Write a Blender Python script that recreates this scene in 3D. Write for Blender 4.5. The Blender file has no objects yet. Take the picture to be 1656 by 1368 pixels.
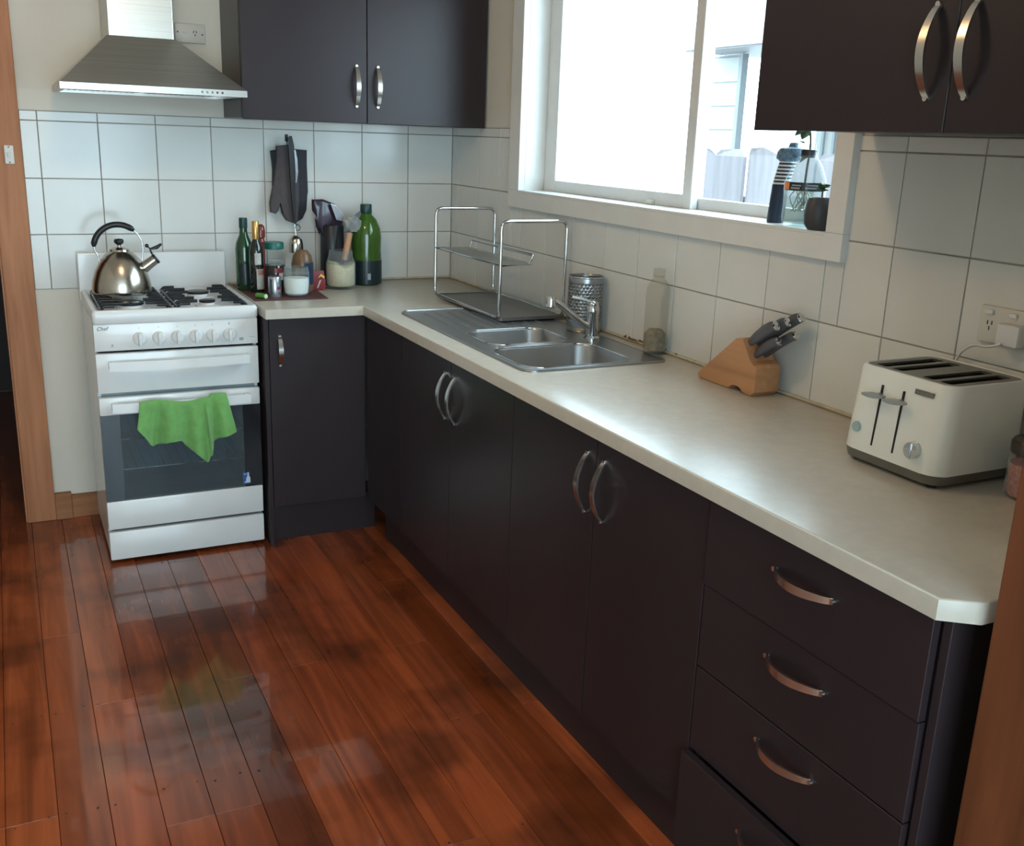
import bpy, bmesh, math, random
from mathutils import Vector, Matrix
random.seed(7)
scene = bpy.context.scene
C = scene.collection
PI = math.pi

# ---------------------------------------------------------------- camera
cam = bpy.data.cameras.new('camera')
cam.sensor_width = 36.0
cam.lens = 36.0 * 1626.17 / 1656.0
cam.clip_start = 0.02
co = bpy.data.objects.new('camera', cam); C.objects.link(co)
def rodrigues(r):
    r = Vector(r); return Matrix.Rotation(r.length, 3, r.normalized())
_R = rodrigues((.2796, -.4599, -.0289)) @ Matrix(((1,0,0),(0,0,-1),(0,1,0)))
right, down, fwd = Vector(_R[0]), Vector(_R[1]), Vector(_R[2])
m = Matrix((right, -down, -fwd)).transposed().to_4x4()
m.translation = Vector((-1.734, -4.0865, 1.5005))
co.matrix_world = m
scene.camera = co

# ---------------------------------------------------------------- world, daylight, exposure
w = bpy.data.worlds.new('overcast_sky'); scene.world = w; w.use_nodes = True
bg = w.node_tree.nodes['Background']
bg.inputs[0].default_value = (0.66, 0.87, 1.0, 1); bg.inputs[1].default_value = 8.0
def portal(name, loc, rot, sx, sy):
    l = bpy.data.lights.new(name, 'AREA'); l.shape = 'RECTANGLE'; l.size = sx; l.size_y = sy
    l.cycles.is_portal = True
    o = bpy.data.objects.new(name, l); C.objects.link(o); o.location = loc; o.rotation_euler = rot
portal('window_daylight', (.16, -1.47, 1.73), (0, PI/2, 0), .84, 1.6)
portal('window_rear_offscreen', (-1.725, -6.16, 1.185), (PI/2, 0, 0), 2.35, 2.13)
vs = scene.view_settings
vs.view_transform = 'Standard'; vs.look = 'None'; vs.gamma = 1.0; vs.use_curve_mapping = False
vs.exposure = 0.36
LAMP = 58.0

# ---------------------------------------------------------------- materials
def nodes(name):
    mt = bpy.data.materials.new(name); mt.use_nodes = True
    nt = mt.node_tree; return mt, nt, nt.nodes, nt.links, nt.nodes['Principled BSDF']
def mat(name, col, rough=.5, metal=0, var=.06, scale=12, bump=0, bscale=60, coat=0, trans=0, ior=1.45, emit=0, stretch=None, sheen=0, rvar=0, objvar=0, spec=.5):
    # plain surface with faint colour variation
    mt, nt, N, L, b = nodes(name)
    b.inputs['Roughness'].default_value = rough; b.inputs['Metallic'].default_value = metal
    b.inputs['IOR'].default_value = ior; b.inputs['Specular IOR Level'].default_value = spec
    b.inputs['Coat Weight'].default_value = coat; b.inputs['Coat Roughness'].default_value = .08
    b.inputs['Transmission Weight'].default_value = trans
    b.inputs['Sheen Weight'].default_value = sheen
    if emit:
        b.inputs['Emission Color'].default_value = (*col, 1); b.inputs['Emission Strength'].default_value = emit
    tc = N.new('ShaderNodeTexCoord'); mp = N.new('ShaderNodeMapping')
    if stretch: mp.inputs['Scale'].default_value = stretch
    L.new(tc.outputs['Object'], mp.inputs['Vector'])
    nz = N.new('ShaderNodeTexNoise'); nz.inputs['Scale'].default_value = scale; nz.inputs['Detail'].default_value = 4
    L.new(mp.outputs[0], nz.inputs['Vector'])
    cr = N.new('ShaderNodeValToRGB')
    cr.color_ramp.elements[0].position = .3; cr.color_ramp.elements[1].position = .7
    cr.color_ramp.elements[0].color = (*[c*(1-var) for c in col], 1)
    cr.color_ramp.elements[1].color = (*[min(1, c*(1+var)) for c in col], 1)
    L.new(nz.outputs['Fac'], cr.inputs[0])
    out = cr.outputs[0]
    if objvar:
        oi = N.new('ShaderNodeObjectInfo'); mr = N.new('ShaderNodeMapRange')
        mr.inputs[3].default_value = 1-objvar; mr.inputs[4].default_value = 1+objvar*.3
        L.new(oi.outputs['Random'], mr.inputs[0])
        mx = N.new('ShaderNodeMix'); mx.data_type = 'RGBA'; mx.blend_type = 'MULTIPLY'; mx.inputs[0].default_value = 1
        L.new(out, mx.inputs[6]); L.new(mr.outputs[0], mx.inputs[7]); out = mx.outputs[2]
    L.new(out, b.inputs['Base Color'])
    if rvar:
        mr2 = N.new('ShaderNodeMapRange'); mr2.inputs[3].default_value = max(0, rough-rvar); mr2.inputs[4].default_value = rough+rvar
        L.new(nz.outputs['Fac'], mr2.inputs[0]); L.new(mr2.outputs[0], b.inputs['Roughness'])
    if bump:
        n2 = N.new('ShaderNodeTexNoise'); n2.inputs['Scale'].default_value = bscale; n2.inputs['Detail'].default_value = 3
        L.new(mp.outputs[0], n2.inputs['Vector'])
        bp = N.new('ShaderNodeBump'); bp.inputs['Strength'].default_value = bump; bp.inputs['Distance'].default_value = .002
        L.new(n2.outputs['Fac'], bp.inputs['Height']); L.new(bp.outputs[0], b.inputs['Normal'])
    return mt
def clear(name, tint, k=.06, rough=.03):
    mt, nt, N, L, b = nodes(name)
    b.inputs['Base Color'].default_value = (*[t*.8 for t in tint], 1); b.inputs['Roughness'].default_value = rough
    tr = N.new('ShaderNodeBsdfTransparent'); tr.inputs[0].default_value = (*tint, 1)
    fr = N.new('ShaderNodeFresnel'); fr.inputs[0].default_value = 1.4
    ad = N.new('ShaderNodeMath'); ad.operation = 'ADD'; ad.inputs[1].default_value = k; ad.use_clamp = True
    gm = N.new('ShaderNodeNewGeometry'); inv = N.new('ShaderNodeMath'); inv.operation = 'SUBTRACT'; inv.inputs[0].default_value = 1.0
    L.new(gm.outputs['Backfacing'], inv.inputs[1])        # reflect on the outer skin only, as a thin sheet does
    ml = N.new('ShaderNodeMath'); ml.operation = 'MULTIPLY'; L.new(fr.outputs[0], ml.inputs[0]); L.new(inv.outputs[0], ml.inputs[1])
    L.new(ml.outputs[0], ad.inputs[0])
    mx = N.new('ShaderNodeMixShader'); L.new(ad.outputs[0], mx.inputs[0]); L.new(tr.outputs[0], mx.inputs[1]); L.new(b.outputs[0], mx.inputs[2])
    L.new(mx.outputs[0], N['Material Output'].inputs[0])
    return mt
def timber(name, c1, c2, rough=.3, coat=0, knots=True, objcol=False, axis=1, stain=0, spec=.5):
    mt, nt, N, L, b = nodes(name)
    b.inputs['Roughness'].default_value = rough; b.inputs['Coat Weight'].default_value = coat; b.inputs['Coat Roughness'].default_value = .045
    b.inputs['Specular IOR Level'].default_value = spec
    ge = N.new('ShaderNodeNewGeometry'); oi = N.new('ShaderNodeObjectInfo')
    ml = N.new('ShaderNodeMath'); ml.operation = 'MULTIPLY'; ml.inputs[1].default_value = 37.0; L.new(oi.outputs['Random'], ml.inputs[0])
    av = N.new('ShaderNodeVectorMath'); av.operation = 'ADD'; L.new(ge.outputs['Position'], av.inputs[0]); L.new(ml.outputs[0], av.inputs[1])
    mp = N.new('ShaderNodeMapping'); s = [26, 26, 26]; s[axis] = 1.6; mp.inputs['Scale'].default_value = s
    L.new(av.outputs[0], mp.inputs[0])
    nz = N.new('ShaderNodeTexNoise'); nz.inputs['Scale'].default_value = 1.0; nz.inputs['Detail'].default_value = 5; nz.inputs['Distortion'].default_value = .6
    L.new(mp.outputs[0], nz.inputs[0])
    cr = N.new('ShaderNodeValToRGB'); cr.color_ramp.elements[0].position = .3; cr.color_ramp.elements[1].position = .72
    cr.color_ramp.elements[0].color = (*c1, 1); cr.color_ramp.elements[1].color = (*c2, 1)
    L.new(nz.outputs[0], cr.inputs[0]); out = cr.outputs[0]
    def mul(a, fac):
        mx = N.new('ShaderNodeMix'); mx.data_type = 'RGBA'; mx.blend_type = 'MULTIPLY'; mx.inputs[0].default_value = 1
        L.new(a, mx.inputs[6]); L.new(fac, mx.inputs[7]); return mx.outputs[2]
    if objcol: out = mul(out, oi.outputs['Color'])
    if knots:
        vo = N.new('ShaderNodeTexVoronoi'); vo.inputs['Scale'].default_value = 3.1
        mp2 = N.new('ShaderNodeMapping'); s2 = [1, 1, 1]; s2[axis] = .55; mp2.inputs['Scale'].default_value = s2
        L.new(av.outputs[0], mp2.inputs[0]); L.new(mp2.outputs[0], vo.inputs['Vector'])
        k = N.new('ShaderNodeValToRGB'); k.color_ramp.elements[0].position = .05; k.color_ramp.elements[1].position = .13
        k.color_ramp.elements[0].color = (.3, .25, .22, 1); k.color_ramp.elements[1].color = (1, 1, 1, 1)
        L.new(vo.outputs['Distance'], k.inputs[0]); out = mul(out, k.outputs[0])
    if stain:
        ns = N.new('ShaderNodeTexNoise'); ns.inputs['Scale'].default_value = 3.2; ns.inputs['Detail'].default_value = 3
        L.new(ge.outputs['Position'], ns.inputs[0])
        k = N.new('ShaderNodeValToRGB'); k.color_ramp.elements[0].position = .34; k.color_ramp.elements[1].position = .52
        k.color_ramp.elements[0].color = (1-stain, 1-stain, 1-stain*.9, 1); k.color_ramp.elements[1].color = (1, 1, 1, 1)
        L.new(ns.outputs[0], k.inputs[0]); out = mul(out, k.outputs[0])
    L.new(out, b.inputs['Base Color'])
    bp = N.new('ShaderNodeBump'); bp.inputs['Strength'].default_value = .08; bp.inputs['Distance'].default_value = .001
    L.new(nz.outputs[0], bp.inputs['Height']); L.new(bp.outputs[0], b.inputs['Normal'])
    return mt

M = {}
M['paint'] = mat('wall_paint', (.66, .62, .54), .55, var=.03, scale=3, bump=.15, bscale=90)
M['ceil'] = mat('ceiling_paint', (.75, .73, .68), .7, var=.02)
M['frame'] = mat('window_paint', (.68, .68, .66), .4, var=.03)
M['alu'] = mat('window_sash_paint', (.66, .665, .66), .35, var=.03)
M['tile'] = mat('glazed_tile', (.66, .66, .63), .16, var=.03, scale=5, objvar=.06, bump=.03, bscale=14)
M['grout'] = mat('grout', (.30, .27, .23), .85, var=.25, scale=9)
M['silicone'] = mat('silicone_stained', (.5, .43, .31), .5, var=.15, scale=30)
M['mould'] = mat('mould_stain', (.12, .08, .045), .7, var=.4, scale=80)
M['cab'] = mat('dark_laminate', (.026, .0175, .020), .34, spec=.34, var=.12, scale=2.5, stretch=(1, 1, .12), bump=.02, bscale=200)
M['carc'] = mat('carcass_board', (.022, .018, .020), .5, var=.1)
M['bench'] = mat('bench_laminate', (.50, .455, .385), .25, var=.035, scale=40)
M['white'] = mat('white_enamel', (.74, .75, .745), .2, var=.015, coat=.3)
M['whitep'] = mat('white_plastic', (.62, .60, .54), .35, var=.02)
M['knobw'] = mat('white_knob', (.70, .705, .70), .3, var=.02)
M['steel'] = mat('brushed_steel', (.52, .50, .46), .3, 1, var=.08, scale=6, stretch=(.3, .3, 30), rvar=.06)
M['sink'] = mat('sink_steel', (.36, .37, .38), .30, 1, var=.03, scale=6)
M['chrome'] = mat('chrome', (.62, .63, .64), .08, 1, var=.02)
M['nickel'] = mat('brushed_nickel', (.60, .57, .53), .22, 1, var=.04, scale=30)
M['traym'] = mat('dark_tray_metal', (.17, .165, .16), .35, .6, var=.1)
M['black'] = mat('black_plastic', (.012, .013, .016), .35, var=.1)
M['iron'] = mat('trivet_enamel', (.010, .013, .018), .3, var=.1)
M['hobm'] = mat('hob_enamel', (.74, .75, .745), .25, var=.03)
M['ovenglass'] = clear('oven_glass', (.60, .66, .69), .07, .03)
M['blackglass'] = mat('black_glass', (.015, .018, .022), .06, var=.05)
M['cavity'] = mat('oven_cavity', (.27, .31, .33), .3, var=.15)
M['glass'] = clear('window_glass', (.96, .98, .98), .0, .0)
M['towel'] = mat('green_microfibre', (.15, .36, .10), .9, var=.12, scale=40, bump=.5, bscale=500, sheen=.3)
M['kettle'] = mat('kettle_steel', (.50, .46, .40), .2, 1, var=.05, scale=4, stretch=(1, 1, 30))
M['mitt'] = mat('taupe_cotton', (.075, .062, .065), .9, var=.12, scale=40, bump=.3, bscale=300)
M['mittred'] = mat('red_piping', (.16, .025, .035), .8)
M['mittd'] = mat('charcoal_cotton', (.035, .036, .042), .9, var=.12, scale=40, bump=.3, bscale=300)
M['mat'] = mat('maroon_mat', (.095, .036, .032), .6, var=.15, scale=60, bump=.2, bscale=400)
M['pine'] = timber('pine_trim', (.34, .135, .062), (.52, .235, .115), .5, coat=0, axis=2, spec=.25)
M['pineh'] = timber('pine_skirting', (.24, .10, .045), (.38, .17, .08), .5, axis=0, spec=.25)
M['jamb'] = timber('red_timber_jamb', (.10, .032, .012), (.19, .062, .024), .45, coat=0, spec=.3, axis=2, knots=False)
M['floor'] = timber('varnished_boards', (.21, .045, .013), (.42, .096, .029), .26, coat=.7, objcol=True, axis=1, knots=False, stain=.5, spec=.4)
M['dark'] = mat('dark_gap', (.012, .008, .006), .8)
M['nail'] = mat('nail_head', (.012, .008, .007), .6)
M['hall'] = mat('dark_hall_wall', (.05, .032, .025), .6)  # dark brown picked to make the room beyond the doorway render dark
M['bottlegreen'] = mat('green_bottle_glass', (.012, .05, .018), .07, var=.2, coat=.5)
M['oilgreen'] = mat('olive_oil_plastic', (.045, .105, .012), .12, var=.25, scale=8, coat=.4)
M['oildark'] = mat('dark_bottle_label', (.010, .022, .026), .3, var=.2)
M['capgreen'] = mat('dark_green_cap', (.012, .045, .042), .35)
M['darkglass'] = mat('dark_bottle_glass', (.010, .014, .012), .07, coat=.5)
M['gold'] = mat('gold_foil', (.55, .33, .11), .3, .8, var=.2, scale=80)
M['label'] = mat('paper_label', (.42, .41, .37), .6, var=.2, scale=60)
M['labelr'] = mat('red_brown_label', (.32, .15, .10), .6, var=.3, scale=60)
M['redpl'] = mat('red_sauce_plastic', (.16, .022, .018), .25, var=.15, coat=.3)
M['teal'] = mat('teal_lid', (.008, .12, .095), .35)
M['jarglass'] = clear('jar_glass', (.86, .89, .88), .05, .04)
M['bottleclear'] = clear('clear_plastic', (.86, .90, .90), .10, .08)
M['oldplastic'] = clear('scuffed_clear_plastic', (.87, .86, .82), .07, .12)
M['amberdirt'] = mat('brown_residue', (.22, .17, .11), .7, var=.4, scale=60)
M['jam'] = mat('dark_jar_contents', (.022, .020, .026), .5, var=.3, scale=60)
M['salt'] = mat('white_salt', (.85, .86, .85), .8, var=.04, scale=200, bump=.2)
M['cream'] = mat('oat_flour', (.62, .53, .37), .85, var=.1, scale=120)
M['brownc'] = mat('brown_glaze', (.16, .085, .045), .3, var=.2)
M['bluel'] = mat('navy_label', (.012, .03, .07), .4)
M['redpk'] = mat('red_foil_packet', (.20, .025, .03), .3, var=.2)
M['yellow'] = mat('yellow_print', (.75, .42, .04), .4)
M['purple'] = mat('purple_foil', (.028, .014, .030), .28, var=.3, coat=.4)
M['silverf'] = mat('silver_foil', (.45, .46, .5), .25, .8, var=.2)
M['film'] = clear('plastic_film', (.82, .84, .82), .22, .12)
M['wood'] = mat('pale_wood_handle', (.48, .25, .14), .5, var=.1)
M['block'] = timber('knife_block_beech', (.38, .175, .075), (.52, .27, .13), .45, axis=1, knots=False)
M['knife'] = mat('grey_knife_handle', (.085, .085, .095), .35, var=.1)
M['lime'] = mat('lime_green_skin', (.10, .32, .05), .4)
M['limew'] = mat('pale_green_flesh', (.62, .70, .50), .5)
M['toaster'] = mat('cream_toaster_body', (.76, .75, .69), .28, var=.02, coat=.25)
M['toastm'] = mat('toaster_grey_metal', (.20, .19, .165), .35, .6, var=.06)
M['slot'] = mat('toaster_slot_dark', (.010, .009, .008), .6)
M['button'] = mat('blue_grey_button', (.32, .42, .42), .35)
M['smoke'] = mat('smoky_lever', (.30, .30, .28), .2, .3)
M['pink'] = mat('pink_salt', (.50, .20, .17), .8, var=.3, scale=120, bump=.3)
M['lid'] = mat('dark_brown_lid', (.07, .055, .048), .3, .4)
M['navy'] = mat('navy_sleeve', (.010, .022, .045), .5, var=.2)
M['stripe'] = mat('white_stripe', (.62, .64, .66), .6)
M['speck'] = mat('speckled_blue_cap', (.10, .17, .24), .6, var=.55, scale=120)
M['orange'] = mat('orange_print', (.75, .28, .10), .5)
M['leaf'] = mat('leaf_green', (.05, .09, .03), .5, var=.3, scale=30)
M['stem'] = mat('stem_brown', (.07, .055, .03), .6)
M['pot'] = mat('dark_grey_pot', (.045, .042, .045), .45, var=.15)
M['soil'] = mat('soil', (.03, .02, .015), .9)
M['water'] = clear('water_in_bottle', (.80, .86, .84), .04, .02)
M['roots'] = mat('pale_roots', (.36, .36, .28), .7, var=.3, scale=50)
M['fence'] = mat('weathered_paling', (.235, .215, .235), .8, var=.12, scale=6, stretch=(6, 6, .5), objvar=.2)
M['house'] = mat('pale_weatherboard', (.26, .26, .24), .6, var=.04)
M['houset'] = mat('grey_house_trim', (.15, .16, .17), .6)
M['roof'] = mat('pale_roof', (.24, .22, .235), .6, var=.06)
M['grass'] = mat('yard_ground', (.10, .11, .08), .9, var=.2)
M['sticker'] = mat('blue_sticker', (.03, .10, .33), .4)
M['stickerw'] = mat('sticker_white', (.55, .68, .75), .4)
M['ink'] = mat('dark_print', (.05, .07, .08), .5)
M['inkl'] = mat('grey_print', (.30, .34, .36), .5)
M['lamp'] = mat('lit_lamp_globe', (1.0, .66, .34), .4, emit=LAMP)
M['white_sill'] = mat('sill_gloss_paint', (.68, .68, .66), .25, var=.02)
M['outdoor'] = mat('outdoor_plastic', (.13, .13, .135), .5)

# ---------------------------------------------------------------- mesh helpers
ORG = {}
def root(name, label, cat, loc, group=None):
    o = bpy.data.objects.new(name, None); C.objects.link(o); o.location = loc; o.empty_display_size = .02
    o['label'] = label; o['category'] = cat
    if group: o['group'] = group
    ORG[o.name] = Vector(loc); return o
def tag(o, label, cat, group=None):
    o['label'] = label; o['category'] = cat
    if group: o['group'] = group
    return o
def link(name, bm, material, parent=None, origin=None, smooth=None, kind=None):
    """one mesh object from a world-space bmesh"""
    org = ORG[parent.name] if parent is not None else Vector(origin or (0, 0, 0))
    bmesh.ops.recalc_face_normals(bm, faces=bm.faces)
    if org.length > 0: bmesh.ops.translate(bm, verts=bm.verts, vec=-org)
    me = bpy.data.meshes.new(name)
    if smooth is not None:
        for f in bm.faces: f.smooth = True
        for e in bm.edges:
            if len(e.link_faces) == 2 and e.calc_face_angle(0) > math.radians(smooth): e.smooth = False
    bm.to_mesh(me); bm.free()
    me.materials.append(material)
    o = bpy.data.objects.new(name, me); C.objects.link(o)
    if parent is not None: o.parent = parent
    else: o.location = org
    ORG[o.name] = org
    if kind: o['kind'] = kind
    return o
def B(): return bmesh.new()
def box(bm, x0, x1, y0, y1, z0, z1, bev=0, seg=2):
    vs_ = [bm.verts.new((x, y, z)) for x in (min(x0,x1), max(x0,x1)) for y in (min(y0,y1), max(y0,y1)) for z in (min(z0,z1), max(z0,z1))]
    fs = [bm.faces.new([vs_[i] for i in q]) for q in ((0,1,3,2),(4,6,7,5),(0,4,5,1),(2,3,7,6),(0,2,6,4),(1,5,7,3))]
    if bev:
        es = list({e for f in fs for e in f.edges})
        bmesh.ops.bevel(bm, geom=es, offset=bev, segments=seg, profile=.5, affect='EDGES', clamp_overlap=True)
    return bm
def loft(bm, loops, cap0=True, cap1=True, closed=True):
    rings = [[bm.verts.new(p) for p in lp] for lp in loops]
    n = len(rings[0])
    for a, b in zip(rings, rings[1:]):
        for i in range(n if closed else n-1):
            bm.faces.new((a[i], a[(i+1) % n], b[(i+1) % n], b[i]))
    if cap0: bm.faces.new(rings[0])
    if cap1: bm.faces.new(rings[-1])
    return rings
def lathe(bm, prof, c=(0,0,0), n=28, sx=1, sy=1, tilt=None):
    loops = []
    for r, z in prof:
        lp = [Vector((math.cos(2*PI*i/n)*max(r, .0004)*sx, math.sin(2*PI*i/n)*max(r, .0004)*sy, z)) for i in range(n)]
        if tilt is not None: lp = [tilt @ p for p in lp]
        loops.append([p + Vector(c) for p in lp])
    loft(bm, loops); return bm
def frame_axes(d):
    d = d.normalized(); a = Vector((0,0,1)) if abs(d.z) < .9 else Vector((1,0,0))
    u = d.cross(a).normalized(); return u, d.cross(u).normalized()
def tube(bm, pts, r, n=10, closed=False):
    pts = [Vector(p) for p in pts]; k = len(pts); loops = []
    rr = r if isinstance(r, (list, tuple)) else [r]*k
    u = None
    for i, p in enumerate(pts):
        if closed: d = pts[(i+1) % k] - pts[i-1]
        else: d = pts[min(i+1, k-1)] - pts[max(i-1, 0)]
        d.normalize()
        if u is None: u, v = frame_axes(d)
        else:
            u = (u - d*u.dot(d)); u.normalize(); v = d.cross(u).normalized()
        loops.append([p + (u*math.cos(2*PI*j/n) + v*math.sin(2*PI*j/n))*rr[i] for j in range(n)])
    if closed:
        loops.append(loops[0]); rings = loft(bm, loops, False, False)
        bmesh.ops.remove_doubles(bm, verts=bm.verts, dist=1e-6)
    else: loft(bm, loops)
    return bm
def cyl(bm, p0, p1, r0, r1=None, n=20):
    return tube(bm, [p0, p1], [r0, r0 if r1 is None else r1], n)
def strap(bm, pts, wv, w, t):
    """flat bar swept along pts; wv = width direction"""
    pts = [Vector(p) for p in pts]; wv = Vector(wv).normalized(); loops = []
    for i, p in enumerate(pts):
        d = (pts[min(i+1, len(pts)-1)] - pts[max(i-1, 0)]).normalized(); nrm = d.cross(wv).normalized()
        ww = w[i] if isinstance(w, (list, tuple)) else w
        loops.append([p + wv*(a*ww/2) + nrm*(b*t/2) for a, b in ((-1,-1),(1,-1),(1,1),(-1,1))])
    loft(bm, loops); return bm
def rrect(x0, x1, y0, y1, r, z, n=6):
    pts = []
    for cx, cy, a0 in ((x1-r, y1-r, 0), (x0+r, y1-r, PI/2), (x0+r, y0+r, PI), (x1-r, y0+r, 1.5*PI)):
        for i in range(n+1):
            a = a0 + PI/2*i/n; pts.append(Vector((cx+r*math.cos(a), cy+r*math.sin(a), z)))
    return pts
def plate(bm, outer, holes, vec):
    """flat plate with holes, extruded by vec"""
    es = []
    for lp in [outer] + list(holes):
        vv = [bm.verts.new(p) for p in lp]
        es += [bm.edges.new((vv[i], vv[(i+1) % len(vv)])) for i in range(len(vv))]
    g = bmesh.ops.triangle_fill(bm, use_beauty=True, use_dissolve=False, edges=es)
    fs = [f for f in g['geom'] if isinstance(f, bmesh.types.BMFace)]
    r = bmesh.ops.extrude_face_region(bm, geom=fs)
    bmesh.ops.translate(bm, vec=Vector(vec), verts=[v for v in r['geom'] if isinstance(v, bmesh.types.BMVert)])
    return bm
def prism(bm, pts, vec, bev=0, seg=2):
    a = [bm.verts.new(p) for p in pts]; b = [bm.verts.new(Vector(p)+Vector(vec)) for p in pts]; n = len(a)
    fs = [bm.faces.new(a), bm.faces.new(b[::-1])]
    for i in range(n): fs.append(bm.faces.new((a[i], b[i], b[(i+1) % n], a[(i+1) % n])))
    if bev:
        es = list(fs[0].edges) + list(fs[1].edges)
        bmesh.ops.bevel(bm, geom=es, offset=bev, segments=seg, profile=.5, affect='EDGES', clamp_overlap=True)
    return bm
def sph(bm, c, rx, ry=None, rz=None, u=16, v=10):
    ry = rx if ry is None else ry; rz = rx if rz is None else rz
    bmesh.ops.create_uvsphere(bm, u_segments=u, v_segments=v, radius=1, matrix=Matrix.Translation(c) @ Matrix.Diagonal((rx, ry, rz, 1)))
    return bm
def text(name, body, size, mtx, material, parent, extr=.0003, shear=0):
    cu = bpy.data.curves.new(name, 'FONT'); cu.body = body; cu.size = size; cu.extrude = extr; cu.align_x = 'CENTER'; cu.align_y = 'CENTER'; cu.shear = shear
    t = bpy.data.objects.new(name+'_curve', cu); C.objects.link(t)
    me = bpy.data.meshes.new_from_object(t); bpy.data.objects.remove(t); bpy.data.curves.remove(cu)
    org = ORG[parent.name]; me.transform(Matrix.Translation(-org) @ mtx); me.name = name
    me.materials.clear(); me.materials.append(material)
    o = bpy.data.objects.new(name, me); C.objects.link(o); o.parent = parent; ORG[o.name] = org
    return o
def arc(p0, p1, out, h, n=14, flat=.0):
    """bow between p0 and p1, bulging h along out"""
    p0, p1, out = Vector(p0), Vector(p1), Vector(out)
    return [p0.lerp(p1, i/n) + out*h*math.sin(PI*i/n)**.75 for i in range(n+1)]
def smoothpath(pts, it=2, closed=False):
    pts = [Vector(p) for p in pts]
    for _ in range(it):
        q = [] if closed else [pts[0]]
        for i in range(len(pts) if closed else len(pts)-1):
            a, b = pts[i], pts[(i+1) % len(pts)]
            q += [a.lerp(b, .25), a.lerp(b, .75)]
        if not closed: q.append(pts[-1])
        pts = q
    return pts
def fillet(pts, r, n=5):
    """round the inner corners of an open polyline"""
    pts = [Vector(p) for p in pts]; out = [pts[0]]
    for a, b, c in zip(pts, pts[1:], pts[2:]):
        d0, d1 = (a-b).normalized(), (c-b).normalized(); p0, p1 = b+d0*r, b+d1*r
        for i in range(n+1):
            t = i/n; out.append((1-t)**2*p0 + 2*t*(1-t)*b + t*t*p1)
    out.append(pts[-1]); return out

# ================================================================= SETTING
H = 2.5
WY, WX = .006, .006          # painted wall faces sit just behind the tile faces
bm = B()
box(bm, -1.75, .16, WY, .13, 0, H); box(bm, -3.0, -2.56, WY, .13, 0, H); box(bm, -2.56, -1.75, WY, .13, 2.06, H)
wall_back = link('wall_back', bm, M['paint'], kind='structure')
bm = B()
WYa, WYb, WZa, WZb = -2.30, -.65, 1.29, 2.16
box(bm, WX, .16, -6.15, .13, -.1, WZa); box(bm, WX, .16, -6.15, .13, WZb, H)
box(bm, WX, .16, WYb, .006, WZa, WZb); box(bm, WX, .16, -6.15, WYa, WZa, WZb)
wall_right = link('wall_right', bm, M['paint'], kind='structure')
bm = B(); box(bm, -3.1, -3.0, -6.15, .13, 0, H); link('wall_left', bm, M['paint'], kind='structure')
bm = B()
RX0, RX1, RZ0, RZ1 = -2.9, -.55, .12, 2.25
box(bm, -3.0, RX0, -6.15, -6.05, 0, H); box(bm, RX1, .006, -6.15, -6.05, 0, H); box(bm, RX0, RX1, -6.15, -6.05, 0, RZ0); box(bm, RX0, RX1, -6.15, -6.05, RZ1, H)
link('wall_rear', bm, M['paint'], kind='structure')
bm = B(); box(bm, -3.1, .16, -6.15, 2.3, H, H+.08); link('ceiling', bm, M['ceil'], kind='structure')
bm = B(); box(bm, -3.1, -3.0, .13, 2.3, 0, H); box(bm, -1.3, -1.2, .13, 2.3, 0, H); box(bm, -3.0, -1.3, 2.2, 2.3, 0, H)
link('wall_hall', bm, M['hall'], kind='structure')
# stub wall beside the opening, faced with red timber
bm = B(); box(bm, -.53, .006, -3.37, -3.275, 0, H); link('wall_stub', bm, M['paint'], kind='structure')
bm = B(); box(bm, -.565, -.53, -3.40, -3.262, 0, H, .003); box(bm, -.53, -.44, -3.40, -3.37, 0, H, .003)
link('trim_2', bm, M['jamb'], kind='structure')
# doorway lining and architrave
bm = B(); box(bm, -1.758, -1.657, -.02, WY, 0, 2.12, .003); box(bm, -2.66, -1.758, -.02, WY, 2.04, 2.12, .003); box(bm, -2.66, -2.565, -.02, WY, 0, 2.04, .003)
tr1 = link('trim_1', bm, M['pine'], kind='structure')
bm = B(); box(bm, -1.764, -1.74, -.004, .13, 0, 2.05); box(bm, -2.58, -2.555, -.004, .13, 0, 2.05); box(bm, -2.555, -1.764, -.004, .13, 2.03, 2.06)
link('door_lining', bm, M['pine'], parent=tr1)
bm = B(); box(bm, -1.657, -1.597, -.022, WY, 0, .105, .002); box(bm, -1.597, -1.49, -.017, WY, 0, .092, .002)
link('baseboard_back', bm, M['pineh'], kind='structure')

# floor: sub-floor with single boards on it
bm = B(); box(bm, -3.1, .16, -6.15, 2.3, -.06, -.019); floor = link('floor', bm, M['dark'], kind='structure')
PITCH = .1065
def board(x0, x1, y0, y1, col):
    g = .0004
    bm = B(); a = [(x0+g, y0+g), (x1-g, y0+g), (x1-g, y1-g), (x0+g, y1-g)]; i_ = .0008
    b_ = [(x0+g+i_, y0+g+i_), (x1-g-i_, y0+g+i_), (x1-g-i_, y1-g-i_), (x0+g+i_, y1-g-i_)]
    loft(bm, [[(x, y, -.019) for x, y in a], [(x, y, -.0012) for x, y in a], [(x, y, 0) for x, y in b_]], False, True)
    o = link('floorboard', bm, M['floor'], parent=floor); o.color = (*col, 1); return o
nb = B(); rb = random.Random(3)
TONE = {-2: 1.05, -1: .9, 0: 1.2, 1: .92, 2: .62, 3: .48, 4: 1.0, 5: 1.1, 6: 1.12, 7: 1.3, 8: .85, 9: .75, 10: 1.2}
JOINT = {-2: [-1.925], -1: [-1.03, -2.37], 0: [-1.48], 1: [-2.06], 2: [-1.03, -2.06], 3: [-.6, -1.48], 4: [-1.925], 5: [-1.48], 6: [-2.37], 7: [], 8: [-1.48, -1.915], 9: [-1.03], 10: [-1.92]}
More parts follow.
